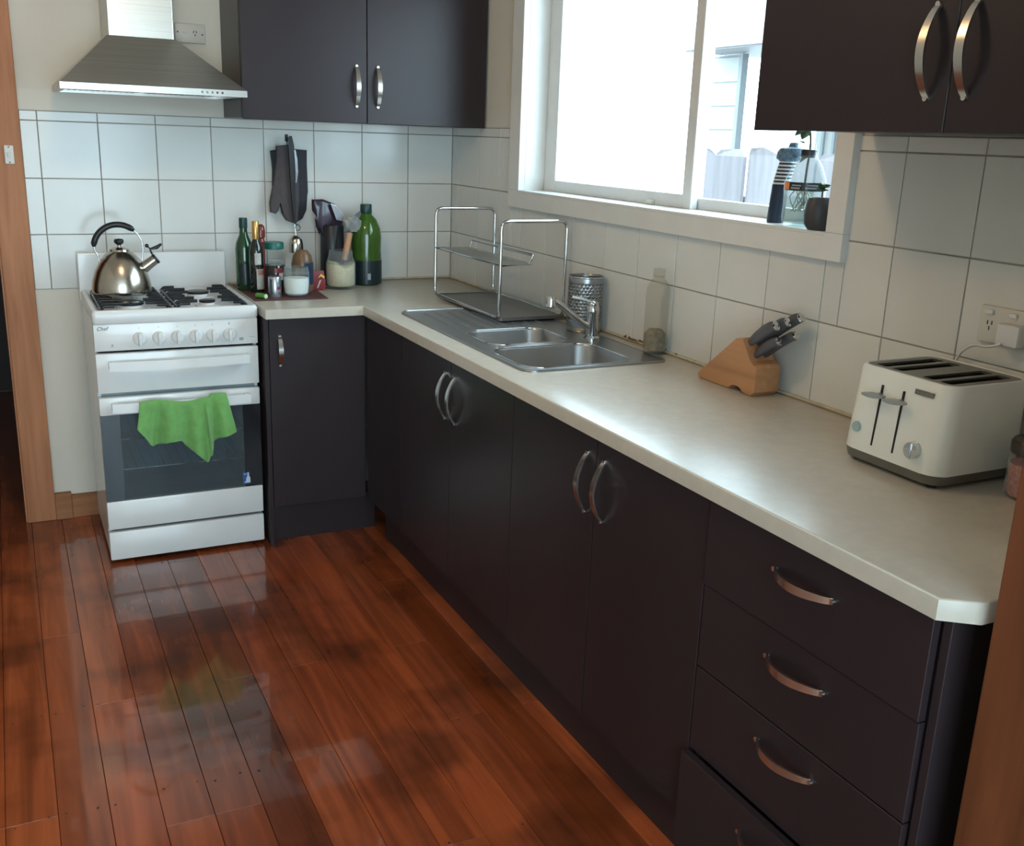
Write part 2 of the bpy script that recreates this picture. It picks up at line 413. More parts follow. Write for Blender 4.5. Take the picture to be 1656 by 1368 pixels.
for k in range(-13, 11):
    x0 = -1.64 + PITCH*k; x1 = x0 + PITCH
    js = [2.2] + sorted(JOINT.get(k, [rb.choice((-.6, -1.48, -1.925))]) + [-3.25 - .45*rb.randint(0, 4)], reverse=True) + [-6.05]
    for a, b_ in zip(js, js[1:]):
        t = TONE.get(k, 1.0) * rb.uniform(.86, 1.14); h = rb.uniform(-.08, .08)
        board(max(x0, -3.0), x1, b_, a, (t*(1+h*.3), t*(1-h*.5), t*(1-h)))
    for y in (-.58, -1.03, -1.48, -1.925, -2.37, -2.82):
        for dx in (.018, .088):
            if rb.random() < .8:
                cx, cy = x0+dx+rb.uniform(-.006, .006), y+rb.uniform(-.012, .012); r = rb.uniform(.0018, .0034)
                nb.faces.new([nb.verts.new((cx+r*math.cos(i*PI/3), cy+r*math.sin(i*PI/3), .0004)) for i in range(6)])
# the kitchen floor under the cabinets is plain board
for k in range(11, 16):
    x0 = -1.64 + PITCH*k
    board(x0, min(x0+PITCH, .006), -6.05, WY, (1, 1, 1))
link('nail_heads', nb, M['nail'], parent=floor, kind='stuff')

# tiles: each one a piece on its wall
T = .2; G = .0016
def tile_mesh(parent, axis, a0, a1, z0, z1):
    bm = B(); d = .0075; bv = .0011
    if a1-a0 < .008 or z1-z0 < .008: return
    lo = [(a0+G, z0+G), (a1-G, z0+G), (a1-G, z1-G), (a0+G, z1-G)]
    hi = [(a0+G+bv, z0+G+bv), (a1-G-bv, z0+G+bv), (a1-G-bv, z1-G-bv), (a0+G+bv, z1-G-bv)]
    j = random.uniform(-.0004, .0004)
    f = (lambda p, q: (p[0], q, p[1])) if axis == 'y' else (lambda p, q: (q, p[0], p[1]))
    loft(bm, [[f(p, d) for p in lo], [f(p, .0009+j) for p in lo], [f(p, j) for p in hi]], False, True)
    link('tile', bm, M['tile'], parent=parent)
ZR = [(.9, 1.1), (1.1, 1.3), (1.3, 1.5), (1.5, 1.534)]
xs = [-1.657] + [-1.6+T*i for i in range(9)]
for a, b_ in zip(xs, xs[1:]):
    for z0, z1 in ZR: tile_mesh(wall_back, 'y', a, b_, z0, z1)
bm = B(); box(bm, -1.657, .004, .0028, WY+.002, .9, 1.535); link('grout', bm, M['grout'], parent=wall_back)
ys = [0] + [-.0698-T*i for i in range(17)]; ys = [y for y in ys if y > -3.25] + [-3.262]
A0, A1, AZ = -2.335, -.589, 1.25       # outside of the window architrave
for b_, a in zip(ys, ys[1:]):
    for z0, z1 in ZR:
        if z1 > AZ and a < A1-.002 and b_ > A0+.002:      # behind the architrave: cut
            if a < A0: tile_mesh(wall_right, 'x', a, A0+.004, z0, z1)
            if b_ > A1: tile_mesh(wall_right, 'x', A1-.004, b_, z0, z1)
            lo, hi = max(a, A0+.004), min(b_, A1-.004)
            if z0 < AZ: tile_mesh(wall_right, 'x', lo if a < A0 else a, hi if b_ > A1 else b_, z0, AZ+.004)
        else: tile_mesh(wall_right, 'x', a, b_, z0, z1)
bm = B(); box(bm, .0028, WX+.002, -3.26, A1, .9, 1.535); 
bmesh.ops.delete(bm, geom=list(bm.verts), context='VERTS')
box(bm, .0028, WX+.002, -3.26, .004, .9, AZ+.004); box(bm, .0028, WX+.002, A1-.004, .004, AZ+.004, 1.535); box(bm, .0028, WX+.002, -3.26, A0+.004, AZ+.004, 1.535)
link('grout', bm, M['grout'], parent=wall_right)
bm = B(); box(bm, -.010, .001, -3.235, -.010, .9004, .908, .003); link('sealant_bead', bm, M['silicone'], parent=wall_right)
bm = B(); box(bm, -.955, -.002, -.010, .001, .9004, .908, .003); link('sealant_bead', bm, M['silicone'], parent=wall_back)
bm = B(); rs = random.Random(5)
for i in range(26):
    y = -1.44 - abs(rs.gauss(0, .09)); sph(bm, (-.0098, y, .9085+rs.uniform(-.002, .004)), .0016, rs.uniform(.003, .012), rs.uniform(.0015, .004), 8, 6)
link('mould_stains', bm, M['mould'], parent=wall_right, kind='stuff')

# window 1: architrave, lining, sill, two sashes
IY0, IY1, IZ0, IZ1 = -2.278, -.675, 1.314, 2.13
bm = B()
box(bm, -.02, WX, A0, A1, AZ, IZ0, .002); box(bm, -.02, WX, A0, A1, IZ1, IZ1+.07, .002)
box(bm, -.02, WX, A0, IY0, IZ0, IZ1, .002); box(bm, -.02, WX, IY1, A1, IZ0, IZ1, .002)
win = link('window_1', bm, M['frame'], kind='structure')
bm = B(); box(bm, -.0215, .158, IY0, IY1, 1.306, IZ0+.001, .0015); link('window_sill', bm, M['white_sill'], parent=win)
bm = B(); box(bm, .0062, .158, IY1, IY1+.02, IZ0, IZ1); box(bm, .0062, .158, IY0-.02, IY0, IZ0, IZ1); box(bm, .0062, .158, IY0-.02, IY1+.02, IZ1, IZ1+.02)
link('window_lining', bm, M['white_sill'], parent=win)
def sash(y0, y1, x0, x1, st_l, st_r, bot):
    bm = B(); t = .003
    box(bm, x0, x1, y0, y0+st_r, IZ0, IZ1, t); box(bm, x0, x1, y1-st_l, y1, IZ0, IZ1, t)
    box(bm, x0, x1, y0+st_r, y1-st_l, IZ0, IZ0+bot, t); box(bm, x0, x1, y0+st_r, y1-st_l, IZ1-.04, IZ1, t)
    s = link('sash', bm, M['alu'], parent=win)
    bm = B(); xm = (x0+x1)/2; box(bm, xm-.002, xm+.002, y0+st_r-.004, y1-st_l+.004, IZ0+bot-.004, IZ1-.036)
    link('pane', bm, M['glass'], parent=s); return s
sash(-1.60, IY1-.002, .086, .112, .085, .045, .042)
sash(IY0+.002, -1.545, .116, .142, .04, .045, .034)
bm = B(); box(bm, .070, .088, -1.415, -1.385, 1.3155, 1.330, .003); link('sash_latch', bm, M['whitep'], parent=win)

# rear glazed doors behind the camera (daylight on the stove)
bm = B(); n = 3
box(bm, RX0, RX1, -6.14, -6.06, RZ1-.06, RZ1); box(bm, RX0, RX1, -6.14, -6.06, RZ0, RZ0+.06)
for i in range(n+1):
    x = RX0 + (RX1-RX0-.06)*i/n; box(bm, x, x+.06, -6.14, -6.06, RZ0, RZ1)
w2 = link('window_2', bm, M['frame'], kind='structure')
for i in range(n):
    x = RX0 + (RX1-RX0-.06)*i/n
    bm = B(); box(bm, x+.055, x+(RX1-RX0-.06)/n+.005, -6.102, -6.098, RZ0+.055, RZ1-.055); link('pane', bm, M['glass'], parent=w2)

# ceiling lamp (warm)
lr = root('ceiling_lamp_offscreen', 'warm glowing globe lamp on the ceiling above the kitchen floor', 'lamp', (-1.45, -1.93, H))
bm = B(); lathe(bm, [(.07, -.001), (.07, -.02), (.05, -.03), (.0, -.03)], (-1.45, -1.93, H)); link('lamp_base', bm, M['whitep'], lr, smooth=40)
bm = B(); sph(bm, (-1.45, -1.93, H-.10), .08, .08, .075, 24, 14); link('lamp_globe_offscreen', bm, M['lamp'], lr, smooth=180)

# ================================================================= CABINETS
def bow_handle(parent, p0, p1, out, wv, h=.030, wd=.014):
    bm = B(); pts = arc(p0, p1, out, h, 16)
    strap(bm, pts, wv, [wd*(.8+.35*math.sin(PI*i/16)) for i in range(17)], .0045)
    for p in (p0, p1):
        p = Vector(p); o_ = Vector(out)
        cyl(bm, p - o_*.001, p + o_*.006, .0055, .005, 10)
    return link('handle', bm, M['nickel'], parent, smooth=35)
FX = -.58       # front face of the right-hand run
def carcass_right(r, y0, y1, z0=.15, z1=.866):
    bm = B(); t = .016
    box(bm, -.563, -.012, y1-t, y1, z0, z1); box(bm, -.563, -.012, y0, y0+t, z0, z1)
    box(bm, -.563, -.012, y0+t, y1-t, z0, z0+t); box(bm, -.018, -.012, y0+t, y1-t, z0+t, z1)
    box(bm, -.563, -.48, y0+t, y1-t, z1-t, z1)
    link('carcass', bm, M['carc'], r)
    bm = B(); box(bm, -.525, -.509, y0, y1, .0005, z0); link('kickboard', bm, M['cab'], r)
def front_panel(r, name, y0, y1, z0, z1, x=FX, t=.0165):
    bm = B(); box(bm, x, x+t, y0+.0015, y1-.0015, z0, z1, .0012, 1); return link(name, bm, M['cab'], r)
# corner filler
cr = root('corner_cabinet', 'plain dark laminate corner cabinet with no handle, right of the narrow single door', 'cabinet', (-.3, -.8, 0))
carcass_right(cr, -.962, -.645); front_panel(cr, 'filler_panel', -.962, -.60, .152, .862)
LBL = {0: 'dark laminate base cabinet with two bow-handled doors below the sink', 1: 'dark laminate base cabinet with two bow-handled doors beside the drawers'}
for i, (ya, ys_, yb) in enumerate(((-.965, -1.388, -1.811), (-1.811, -2.235, -2.655))):
    r = root('base_cabinet', LBL[i], 'cabinet', (-.3, ys_, 0))
    carcass_right(r, yb+.0005, ya-.0005)
    d1 = front_panel(r, 'door', ys_, ya, .152, .862); d2 = front_panel(r, 'door', yb, ys_, .152, .862)
    bow_handle(d1, (FX, ys_+.037, .812), (FX, ys_+.037, .668), (-1, 0, 0), (0, 1, 0))
    bow_handle(d2, (FX, ys_-.037, .812), (FX, ys_-.037, .668), (-1, 0, 0), (0, 1, 0))
r = root('drawer_unit', 'dark laminate unit of four drawers at the open end of the bench, bottom drawer ajar', 'drawers', (-.3, -2.92, 0))
carcass_right(r, -3.190, -2.6555)
bm = B(); box(bm, -.571, -.012, -3.2065, -3.1905, .0005, .8655, .001, 1); link('end_panel', bm, M['cab'], r)
for z0, z1, hz, dx in ((.684, .862, .795, -.004), (.507, .681, .626, 0), (.321, .504, .455, 0), (.105, .3165, .262, -.019)):
    d = front_panel(r, 'drawer', -3.186, -2.655, z0, z1, FX+dx)
    if dx < -.01:
        bm = B(); box(bm, FX+dx+.0006, FX+dx+.0160, -3.183, -2.658, z1-.0002, z1+.0006); link('edge_strip', bm, M['cab'], d)
    bow_handle(d, (FX+dx, -2.85, hz), (FX+dx, -2.99, hz), (-1, 0, 0), (0, 0, 1))
    bm = B(); box(bm, FX+dx+.0165, -.10, -3.165, -3.153, z0+.02, z1-.03); box(bm, FX+dx+.0165, -.10, -2.690, -2.678, z0+.02, z1-.03); box(bm, FX+dx+.0165, -.10, -3.153, -2.690, z0+.02, z0+.032)
    link('drawer_box', bm, M['carc'], d)
# narrow cabinet next to the stove
r = root('narrow_cabinet', 'narrow dark laminate base cabinet with one short handle, beside the stove', 'cabinet', (-.76, -.3, 0))
bm = B(); t = .016
box(bm, -.952, -.936, -.577, -.012, .0005, .866); box(bm, -.596, -.5835, -.563, -.012, .15, .866); box(bm, -.936, -.596, -.563, -.012, .15, .166); box(bm, -.936, -.596, -.018, -.012, .166, .866)
link('carcass', bm, M['cab'], r)
bm = B(); box(bm, -.936, -.527, -.526, -.510, .0005, .15); link('kickboard', bm, M['cab'], r)
bm = B(); box(bm, -.934, -.582, -.580, -.5635, .152, .862, .0012, 1); d = link('door', bm, M['cab'], r)
bow_handle(d, (-.898, -.580, .795), (-.898, -.580, .690), (0, -1, 0), (1, 0, 0), .024, .015)
# wall cabinets
r = root('wall_cabinet', 'dark laminate wall cabinet with two doors beside the range hood', 'cabinet', (-.47, -.16, 1.532))
bm = B(); box(bm, -.947, -.002, -.313, .004, 1.536, 2.25); link('carcass', bm, M['cab'], r)
for x0, x1, hx in ((-.947, -.487, -.528), (-.487, -.002, -.446)):
    bm = B(); box(bm, x0+.0014, x1-.0014, -.331, -.3145, 1.532, 2.25, .0012, 1); d = link('door', bm, M['cab'], r)
    bow_handle(d, (hx, -.331, 1.733), (hx, -.331, 1.592), (0, -1, 0), (1, 0, 0), .030, .015)
r = root('wall_cabinet', 'dark laminate wall cabinet with two long bow handles above the toaster', 'cabinet', (-.16, -2.81, 1.533))
bm = B(); box(bm, -.313, -.001, -3.258, -2.366, 1.537, 2.25); link('carcass', bm, M['cab'], r)
for y0, y1, hy in ((-2.848, -2.366, -2.806), (-3.258, -2.848, -2.884)):
    bm = B(); box(bm, -.331, -.3145, y0+.0008, y1-.0008, 1.533, 2.25, .0012, 1); d = link('door', bm, M['cab'], r)
    bow_handle(d, (-.331, hy, 1.735), (-.331, hy, 1.588), (-1, 0, 0), (0, 1, 0), .030, .015)

# bench top
bm = B(); ZT, ZB = .9, .866
outer = [(-.956, -.001, ZB), (-.0005, -.001, ZB), (-.0005, -3.24, ZB), (-.557, -3.24, ZB), (-.606, -3.203, ZB), (-.606, -.634, ZB), (-.956, -.634, ZB)]
plate(bm, outer, [rrect(-.508, -.085, -1.752, -.815, .03, ZB)], (0, 0, ZT-ZB))
es = [e for e in bm.edges if all(abs(v.co.z-ZT) < 1e-5 for v in e.verts) and len(e.link_faces) == 2 and e.calc_face_angle(0) > 1 and not all(-.52 < v.co.x < -.08 and -1.76 < v.co.y < -.81 for v in e.verts)]
bmesh.ops.bevel(bm, geom=es, offset=.0035, segments=3, profile=.5, affect='EDGES')
tag(link('benchtop', bm, M['bench'], origin=(-.3, -1.6, ZB), smooth=50), 'L-shaped off-white laminate benchtop with a clipped end corner', 'benchtop')

# ================================================================= SINK
sk = root('kitchen_sink', 'stainless steel inset sink with drainer and two bowls', 'sink', (-.3, -1.28, .9))
SX0, SX1, SY0, SY1 = -.530, -.062, -1.775, -.790
bowls = [(-.468, -.195, -1.437, -1.205, .055, .12), (-.508, -.165, -1.748, -1.478, .065, .155)]
bm = B(); plate(bm, rrect(SX0, SX1, SY0, SY1, .045, .9004), [rrect(b_[0], b_[1], b_[2], b_[3], b_[4], .9004) for b_ in bowls], (0, 0, .0035))
# raised rim bead
tube(bm, rrect(SX0+.003, SX1-.003, SY0+.003, SY1-.003, .042, .9035), .0028, 6, True)
for x in [ -.46+.045*i for i in range(8)]:
    tube(bm, [(x, -.86, .9042), (x, -1.16, .9042)], .0022, 6)
link('sink_deck', bm, M['sink'], sk, smooth=40)
for bx0, bx1, by0, by1, r_, dp in bowls:
    bm = B(); loops = []
    for ins, z in ((-.004, .9042), (.0, .9036), (.003, .898), (.008, .9-dp*.75), (.022, .9-dp*.95), (.05, .9-dp)):
        loops.append(rrect(bx0+ins, bx1-ins, by0+ins, by1-ins, max(r_-ins*.6, .02), z))
    loft(bm, loops, False, True)
    b_ = link('bowl', bm, M['sink'], sk, smooth=50)
    bm = B(); tube(bm, rrect(bx0-.001, bx1+.001, by0-.001, by1+.001, r_, .9042), .0026, 6, True); link('bowl_rim', bm, M['chrome'], b_, smooth=60)
    cx, cy = (bx0+bx1)/2, (by0+by1)/2
    bm = B(); lathe(bm, [(.0, .001), (.012, .001), (.014, .003), (.036, .0035), (.038, .001), (.038, -.002)], (cx, cy, .9-dp)); link('drain', bm, M['chrome'], b_, smooth=40)
tp = root('mixer_tap', 'chrome mixer tap with a raised spout behind the sink bowls', 'tap', (-.122, -1.425, .904))
TX, TY = -.122, -1.425
bm = B(); lathe(bm, [(.026, .0), (.026, .006), (.019, .012), (.0175, .075), (.020, .082), (.020, .100), (.016, .108), (.0, .110)], (TX, TY, .9035), 24); link('tap_body', bm, M['chrome'], tp, smooth=40)
bm = B(); tube(bm, smoothpath([(TX-.004, TY, .935), (TX-.05, TY+.004, .965), (TX-.115, TY+.010, 1.018), (TX-.142, TY+.012, 1.030)]), [.0125]*7+[.011]*3 if False else .0115, 12)
link('spout', bm, M['chrome'], tp, smooth=50)
bm = B(); lathe(bm, [(.014, .0), (.016, -.006), (.016, -.03), (.012, -.034), (.0, -.034)], (TX-.143, TY+.012, 1.040), 16); link('aerator', bm, M['chrome'], tp, smooth=40)
bm = B(); strap(bm, [(TX, TY, 1.012), (TX-.005, TY-.004, 1.022), (TX-.03, TY+.018, 1.030), (TX-.055, TY+.034, 1.034)], (.5, .8, 0), [.020, .020, .014, .011], .006)
sph(bm, (TX, TY, 1.014), .018, .018, .012); link('lever', bm, M['chrome'], tp, smooth=40)

# ================================================================= STOVE
SL, SR = -1.505, -.965
st = root('gas_stove', 'white freestanding gas stove with glass oven door', 'stove', (-1.235, -.29, 0))
bm = B()
box(bm, SL, SL+.012, -.508, -.035, .03, .862, .002); box(bm, SR-.012, SR, -.508, -.035, .03, .862, .002)
box(bm, SL+.012, SR-.012, -.047, -.035, .03, .862); box(bm, SL+.012, SR-.012, -.508, -.047, .03, .045); box(bm, SL+.012, SR-.012, -.508, -.047, .845, .86)
link('stove_body', bm, M['white'], st)
for x in (SL+.04, SR-.04):
    for y in (-.47, -.08): bm = B(); cyl(bm, (x, y, .0), (x, y, .032), .016, .016, 12); link('foot', bm, M['black'], st)
bm = B(); box(bm, SL+.03, SR-.03, -.49, -.475, .006, .05); link('plinth', bm, M['dark'], st)
# cavity and racks
bm = B(); x0, x1, y0, y1, z0, z1 = SL+.05, SR-.05, -.505, -.09, .20, .585
for b_ in ((x0, x1, y1, y1+.004, z0, z1), (x0-.004, x0, y0, y1, z0, z1), (x1, x1+.004, y0, y1, z0, z1), (x0, x1, y0, y1, z0-.004, z0), (x0, x1, y0, y1, z1, z1+.004)): box(bm, *b_)
box(bm, SL+.012, x0, y0-.002, y0, .13, .615); box(bm, x1, SR-.012, y0-.002, y0, .13, .615); box(bm, x0, x1, y0-.002, y0, z1, .615); box(bm, x0, x1, y0-.002, y0, .13, z0)
link('oven_cavity', bm, M['cavity'], st)
for zz in (.33, .44):
    bm = B(); tube(bm, [(x0+.004, -.49, zz), (x1-.004, -.49, zz), (x1-.004, -.11, zz), (x0+.004, -.11, zz)], .003, 6, True)
    for i in range(1, 14): x = x0 + (x1-x0)*i/14; tube(bm, [(x, -.49, zz), (x, -.11, zz)], .0016, 5)
    link('oven_rack', bm, M['chrome'], st)
# hob: pressed tray with raised edge
bm = B()
def hl(i, z, r): return rrect(SL-.002+i, SR+.002-i, -.547+i, -.055-i, r, z, 5)
loft(bm, [hl(.004, .858, .012), hl(0, .864, .014), hl(0, .894, .014), hl(.004, .902, .014), hl(.012, .904, .014), hl(.02, .901, .012), hl(.028, .888, .012)], True, True)
link('hob', bm, M['hobm'], st, smooth=45)
bm = B(); box(bm, SL-.004, SR-.012, -.055, -.034, .86, 1.036, .004); link('splashback', bm, M['white'], st)
# burners
for x, y, r_ in ((-1.372, -.415, .046), (-1.375, -.215, .036), (-1.115, -.425, .028), (-1.112, -.215, .040)):
    bm = B(); lathe(bm, [(r_*1.5, 0), (r_*1.45, .003), (r_*.95, .005), (r_*.95, .012), (0, .012)], (x, y, .8885)); bb = link('burner', bm, M['hobm'], st, smooth=40)
    bm = B(); lathe(bm, [(r_*.9, 0), (r_*1.0, .003), (r_*1.0, .008), (r_*.9, .010), (0, .0105)], (x, y, .9005)); link('burner_cap', bm, M['iron'], bb, smooth=40)
# trivets
TZ = .9165
def trivet(xa, xb):
    bm = B(); zl = .900; r_ = .0056
    for xe, s in ((xa, 1), (xb, -1)):
        tube(bm, [(xe, -.515, zl), (xe, -.10, zl)], r_, 8)
        for y, ln in ((-.505, .042), (-.455, .074), (-.385, .074), (-.335, .05), (-.285, .05), (-.245, .075), (-.175, .075), (-.115, .045)):
            tube(bm, fillet([(xe, y, .889), (xe+s*.004, y, TZ-.0056), (xe+s*ln, y, TZ-.0056)], .010, 4), r_, 8)
    link('trivet', bm, M['iron'], st, smooth=60)
trivet(SL+.032, -1.252); trivet(-1.228, SR-.032)
# fronts
def fr(name, z0, z1, mt, y=-.540, par=None, bev=.004):
    bm = B(); box(bm, SL, SR, y, -.509, z0, z1, bev); return link(name, bm, mt, par or st, smooth=35)
cp = fr('control_panel', .765, .8585, M['white'])
gd = fr('grill_door', .620, .757, M['white'])
dr = fr('storage_drawer', .014, .118, M['white'])
od = fr('oven_door', .128, .232, M['white'])
bm = B(); box(bm, SL, SR, -.541, -.509, .543, .605, .004); link('door_top_rail', bm, M['white'], od, smooth=35)
for xa, xb in ((SL, SL+.062), (SR-.062, SR)):
    bm = B(); box(bm, xa, xb, -.537, -.511, .232, .543); link('door_side_border', bm, M['blackglass'], od)
bm = B(); box(bm, SL+.062, SR-.062, -.537, -.533, .232, .543); link('door_glass', bm, M['ovenglass'], od)
bm = B(); box(bm, -1.036, -1.012, -.5385, -.537, .243, .287); sk_ = link('sticker', bm, M['sticker'], od)
bm = B(); prism(bm, [(-1.033, -.5386, .248), (-1.010, -.5386, .247), (-1.010, -.5386, .266), (-1.014, -.5386, .272), (-1.015, -.5386, .286), (-1.020, -.5386, .286), (-1.020, -.5386, .274), (-1.025, -.5386, .262), (-1.025, -.5386, .255)], (0, -.0005, 0))
box(bm, -1.034, -1.023, -.539, -.5385, .280, .282)
link('sticker_print', bm, M['stickerw'], sk_)
def strap_handle(par, x0, x1, zc):
    bm = B()
    box(bm, x0, x0+.02, -.575, -.538, zc-.013, zc+.013, .003); box(bm, x1-.02, x1, -.575, -.538, zc-.013, zc+.013, .003)
    pts = [(x0+(x1-x0)*i/20, -.574-.012*math.sin(PI*i/20), zc) for i in range(21)]
    strap(bm, pts, (0, 0, 1), .031, .010); return link('handle', bm, M['white'], par, smooth=35)
strap_handle(gd, -1.466, -1.004, .719)
strap_handle(od, -1.466, -1.004, .575)
KX = [-1.362, -1.299, -1.238, -1.178, -1.121, -1.064]
for i, x in enumerate(KX):
    bm = B(); cyl(bm, (x, -.539, .804), (x, -.553, .804), .0225, .021, 24); cyl(bm, (x, -.553, .804), (x, -.556, .804), .021, .017, 24)
    k = link('knob', bm, M['knobw'], cp, smooth=35)
    bm = B(); box(bm, x-.006, x+.006, -.574, -.553, .783, .825, .004)
    link('knob_grip', bm, M['knobw'], k, smooth=35)
    bm = B(); box(bm, x-.0012, x+.0012, -.5402, -.5395, .838, .842 if i < 5 else .845); link('knob_mark', bm, M['ink'] if i == 5 else M['inkl'], cp)
FRONT = Matrix(((1,0,0,0),(0,0,-1,0),(0,1,0,0),(0,0,0,1)))     # text facing -Y
text('maker_mark', 'Chef', .018, Matrix.Translation((-1.478, -.5404, .842)) @ FRONT, M['ink'], cp, shear=.3)
bm = B(); box(bm, -1.452, -1.446, -.5402, -.5395, .782, .788); box(bm, -1.458, -1.442, -.5402, -.5395, .7785, .7795); box(bm, -1.030, -1.016, -.5402, -.5395, .780, .790); box(bm, -.995, -.977, -.5402, -.5395, .790, .7915)
link('panel_symbols', bm, M['inkl'], cp, kind='stuff')
# green cloth over the oven handle
bm = B(); nx, nt_ = 64, 24
hem = [(0, .512), (.1, .448), (.2, .440), (.32, .458), (.46, .452), (.57, .415), (.67, .366), (.76, .412), (.86, .452), (1, .470)]
def interp(t, tab):
    for (a, va), (b_, vb) in zip(tab, tab[1:]):
        if t <= b_: return va + (vb-va)*(t-a)/(b_-a)
    return tab[-1][1]
grid = []
for i in range(nx+1):
    s = i/nx; row = []
    zt = .5935 + .006*math.sin(s*9) + (.008 if s > .8 else 0)
    hz = interp(s, hem)
    for j in range(nt_+1):
        t = j/nt_
        xx = -1.382 + s*.290; bowy = -.579 - .012*math.sin(PI*min(1, max(0, (xx+1.466)/.462)))
        if t < .28:                                  # back flap, behind the bar
            q = t/.28; z = .530 + (zt-.006-.530)*q; y = bowy + .0095; y += .0015*math.sin(s*20)
        elif t < .38:
            q = (t-.28)/.10; a = PI*q; z = zt-.006 + .008*math.sin(a); y = bowy + .0095*math.cos(a) - .001*q
        else:
            q = (t-.38)/.62; z = zt-.006 + (hz-zt+.006)*q
            fold = .55+.5*math.sin(s*21+.6)+.22*math.sin(s*43+1) + (.9 if .72 < s < .80 else 0)
            y = bowy - .0115 - .034*q**.7*max(0, fold)
            xx += (s-.5)*.034*q + .010*math.sin(s*21)*q
        row.append(bm.verts.new((xx, y, z)))
    grid.append(row)
for i in range(nx):
    for j in range(nt_): bm.faces.new((grid[i][j], grid[i+1][j], grid[i+1][j+1], grid[i][j+1]))
cl = tag(link('cleaning_cloth', bm, M['towel'], origin=(-1.235, -.585, .36), smooth=180), 'green microfibre cloth draped over the oven door handle', 'cloth')
md = cl.modifiers.new('thickness', 'SOLIDIFY'); md.thickness = .0022; md.offset = 0
md = cl.modifiers.new('smooth', 'SUBSURF'); md.levels = 1; md.render_levels = 1

# ================================================================= HOOD
hd = root('range_hood', 'brushed steel canopy range hood on the wall above the stove', 'range hood', (-1.25, -.2, 1.6))
HX0, HX1, HY = -1.541, -.958, -.473
def rl(x0, x1, y0, y1, z): return [(x0, y0, z), (x1, y0, z), (x1, y1, z), (x0, y1, z)]
bm = B(); loft(bm, [rl(HX0, HX1, HY, .004, 1.6), rl(HX0, HX1, HY, .004, 1.6205)], False, False)
b2 = rl(HX0+.02, HX1-.02, HY+.02, -.02, 1.6)
loft(bm, [rl(HX0, HX1, HY, .004, 1.6), b2, [(x, y, 1.612) for x, y, z in b2]], False, True)
link('hood_lip', bm, M['steel'], hd)
bm = B(); loft(bm, [rl(HX0, HX1, HY, .004, 1.6207), rl(-1.374, -1.150, -.268, .004, 1.783)], False, True); link('canopy', bm, M['steel'], hd)
bm = B(); box(bm, -1.367, -1.157, -.262, .004, 1.782, H-.002, .002); link('chimney', bm, M['steel'], hd)
for i in range(5):
    x = -1.107 + .0165*i
    bm = B(); cyl(bm, (x, HY+.002, 1.6105), (x, HY-.003, 1.6105), .0042, .0038, 12); link('button', bm, M['chrome'], hd)
bm = B()
for x0 in (HX0+.035, HX0+.30):
    box(bm, x0, x0+.245, HY+.06, -.06, 1.6085, 1.6125)
    for i in range(12): box(bm, x0+.01+.019*i, x0+.018+.019*i, HY+.07, -.07, 1.607, 1.6086)
link('grease_filter', bm, M['traym'], hd)

# ================================================================= SWITCHES AND SOCKETS
sw = root('light_switch', 'small cream light switch on the pine door frame', 'light switch', (-1.7, -.02, 1.38))
bm = B(); box(bm, -1.714, -1.684, -.026, -.0195, 1.349, 1.413, .002); link('plate', bm, M['whitep'], sw)
bm = B(); box(bm, -1.704, -1.694, -.031, -.026, 1.372, 1.390, .001); link('rocker', bm, M['whitep'], sw)
for z in (1.355, 1.407):
    bm = B(); cyl(bm, (-1.699, -.0255, z), (-1.699, -.0268, z), .0025, n=10); link('screw', bm, M['ink'], sw)
so = root('wall_socket', 'cream power socket beside the hood chimney', 'socket', (-1.06, 0, 1.8))
bm = B(); box(bm, -1.113, -1.005, -.008, WY+.001, 1.795, 1.862, .003); link('plate', bm, M['whitep'], so, smooth=40)
bm = B(); box(bm, -1.086, -1.070, -.0105, -.0075, 1.827, 1.834, .001); link('rocker', bm, M['whitep'], so)
bm = B()
for x, z, a in ((-1.047, 1.834, .5), (-1.037, 1.834, -.5), (-1.042, 1.823, 0)):
    mt_ = Matrix.Translation((x, -.0083, z)) @ Matrix.Rotation(a, 4, 'Y'); b0 = len(bm.verts)
    box(bm, -.0015, .0015, -.0006, .0006, -.004, .004); bm.verts.ensure_lookup_table(); bmesh.ops.transform(bm, matrix=mt_, verts=bm.verts[b0:])
for x, z in ((-1.104, 1.831), (-1.016, 1.826)): cyl(bm, (x, -.0075, z), (x, -.0092, z), .003, n=10)
link('pin_holes', bm, M['ink'], so, kind='stuff')
so = root('wall_socket', 'cream double power socket on the tiles behind the toaster', 'socket', (0, -2.78, 1.15))
bm = B(); box(bm, -.009, .002, -2.842, -2.722, 1.143, 1.216, .003); link('plate', bm, M['whitep'], so, smooth=40)
for y in (-2.745, -2.798):
    bm = B(); box(bm, -.015, -.008, y-.009, y+.009, 1.200, 1.209, .002); link('rocker', bm, M['white'], so)
bm = B()
for y, z in ((-2.742, 1.183), (-2.752, 1.183), (-2.747, 1.172)): box(bm, -.0095, -.0085, y-.0012, y+.0012, z-.004, z+.004)
link('pin_holes', bm, M['ink'], so, kind='stuff')
# plug + cord belong to the toaster further down

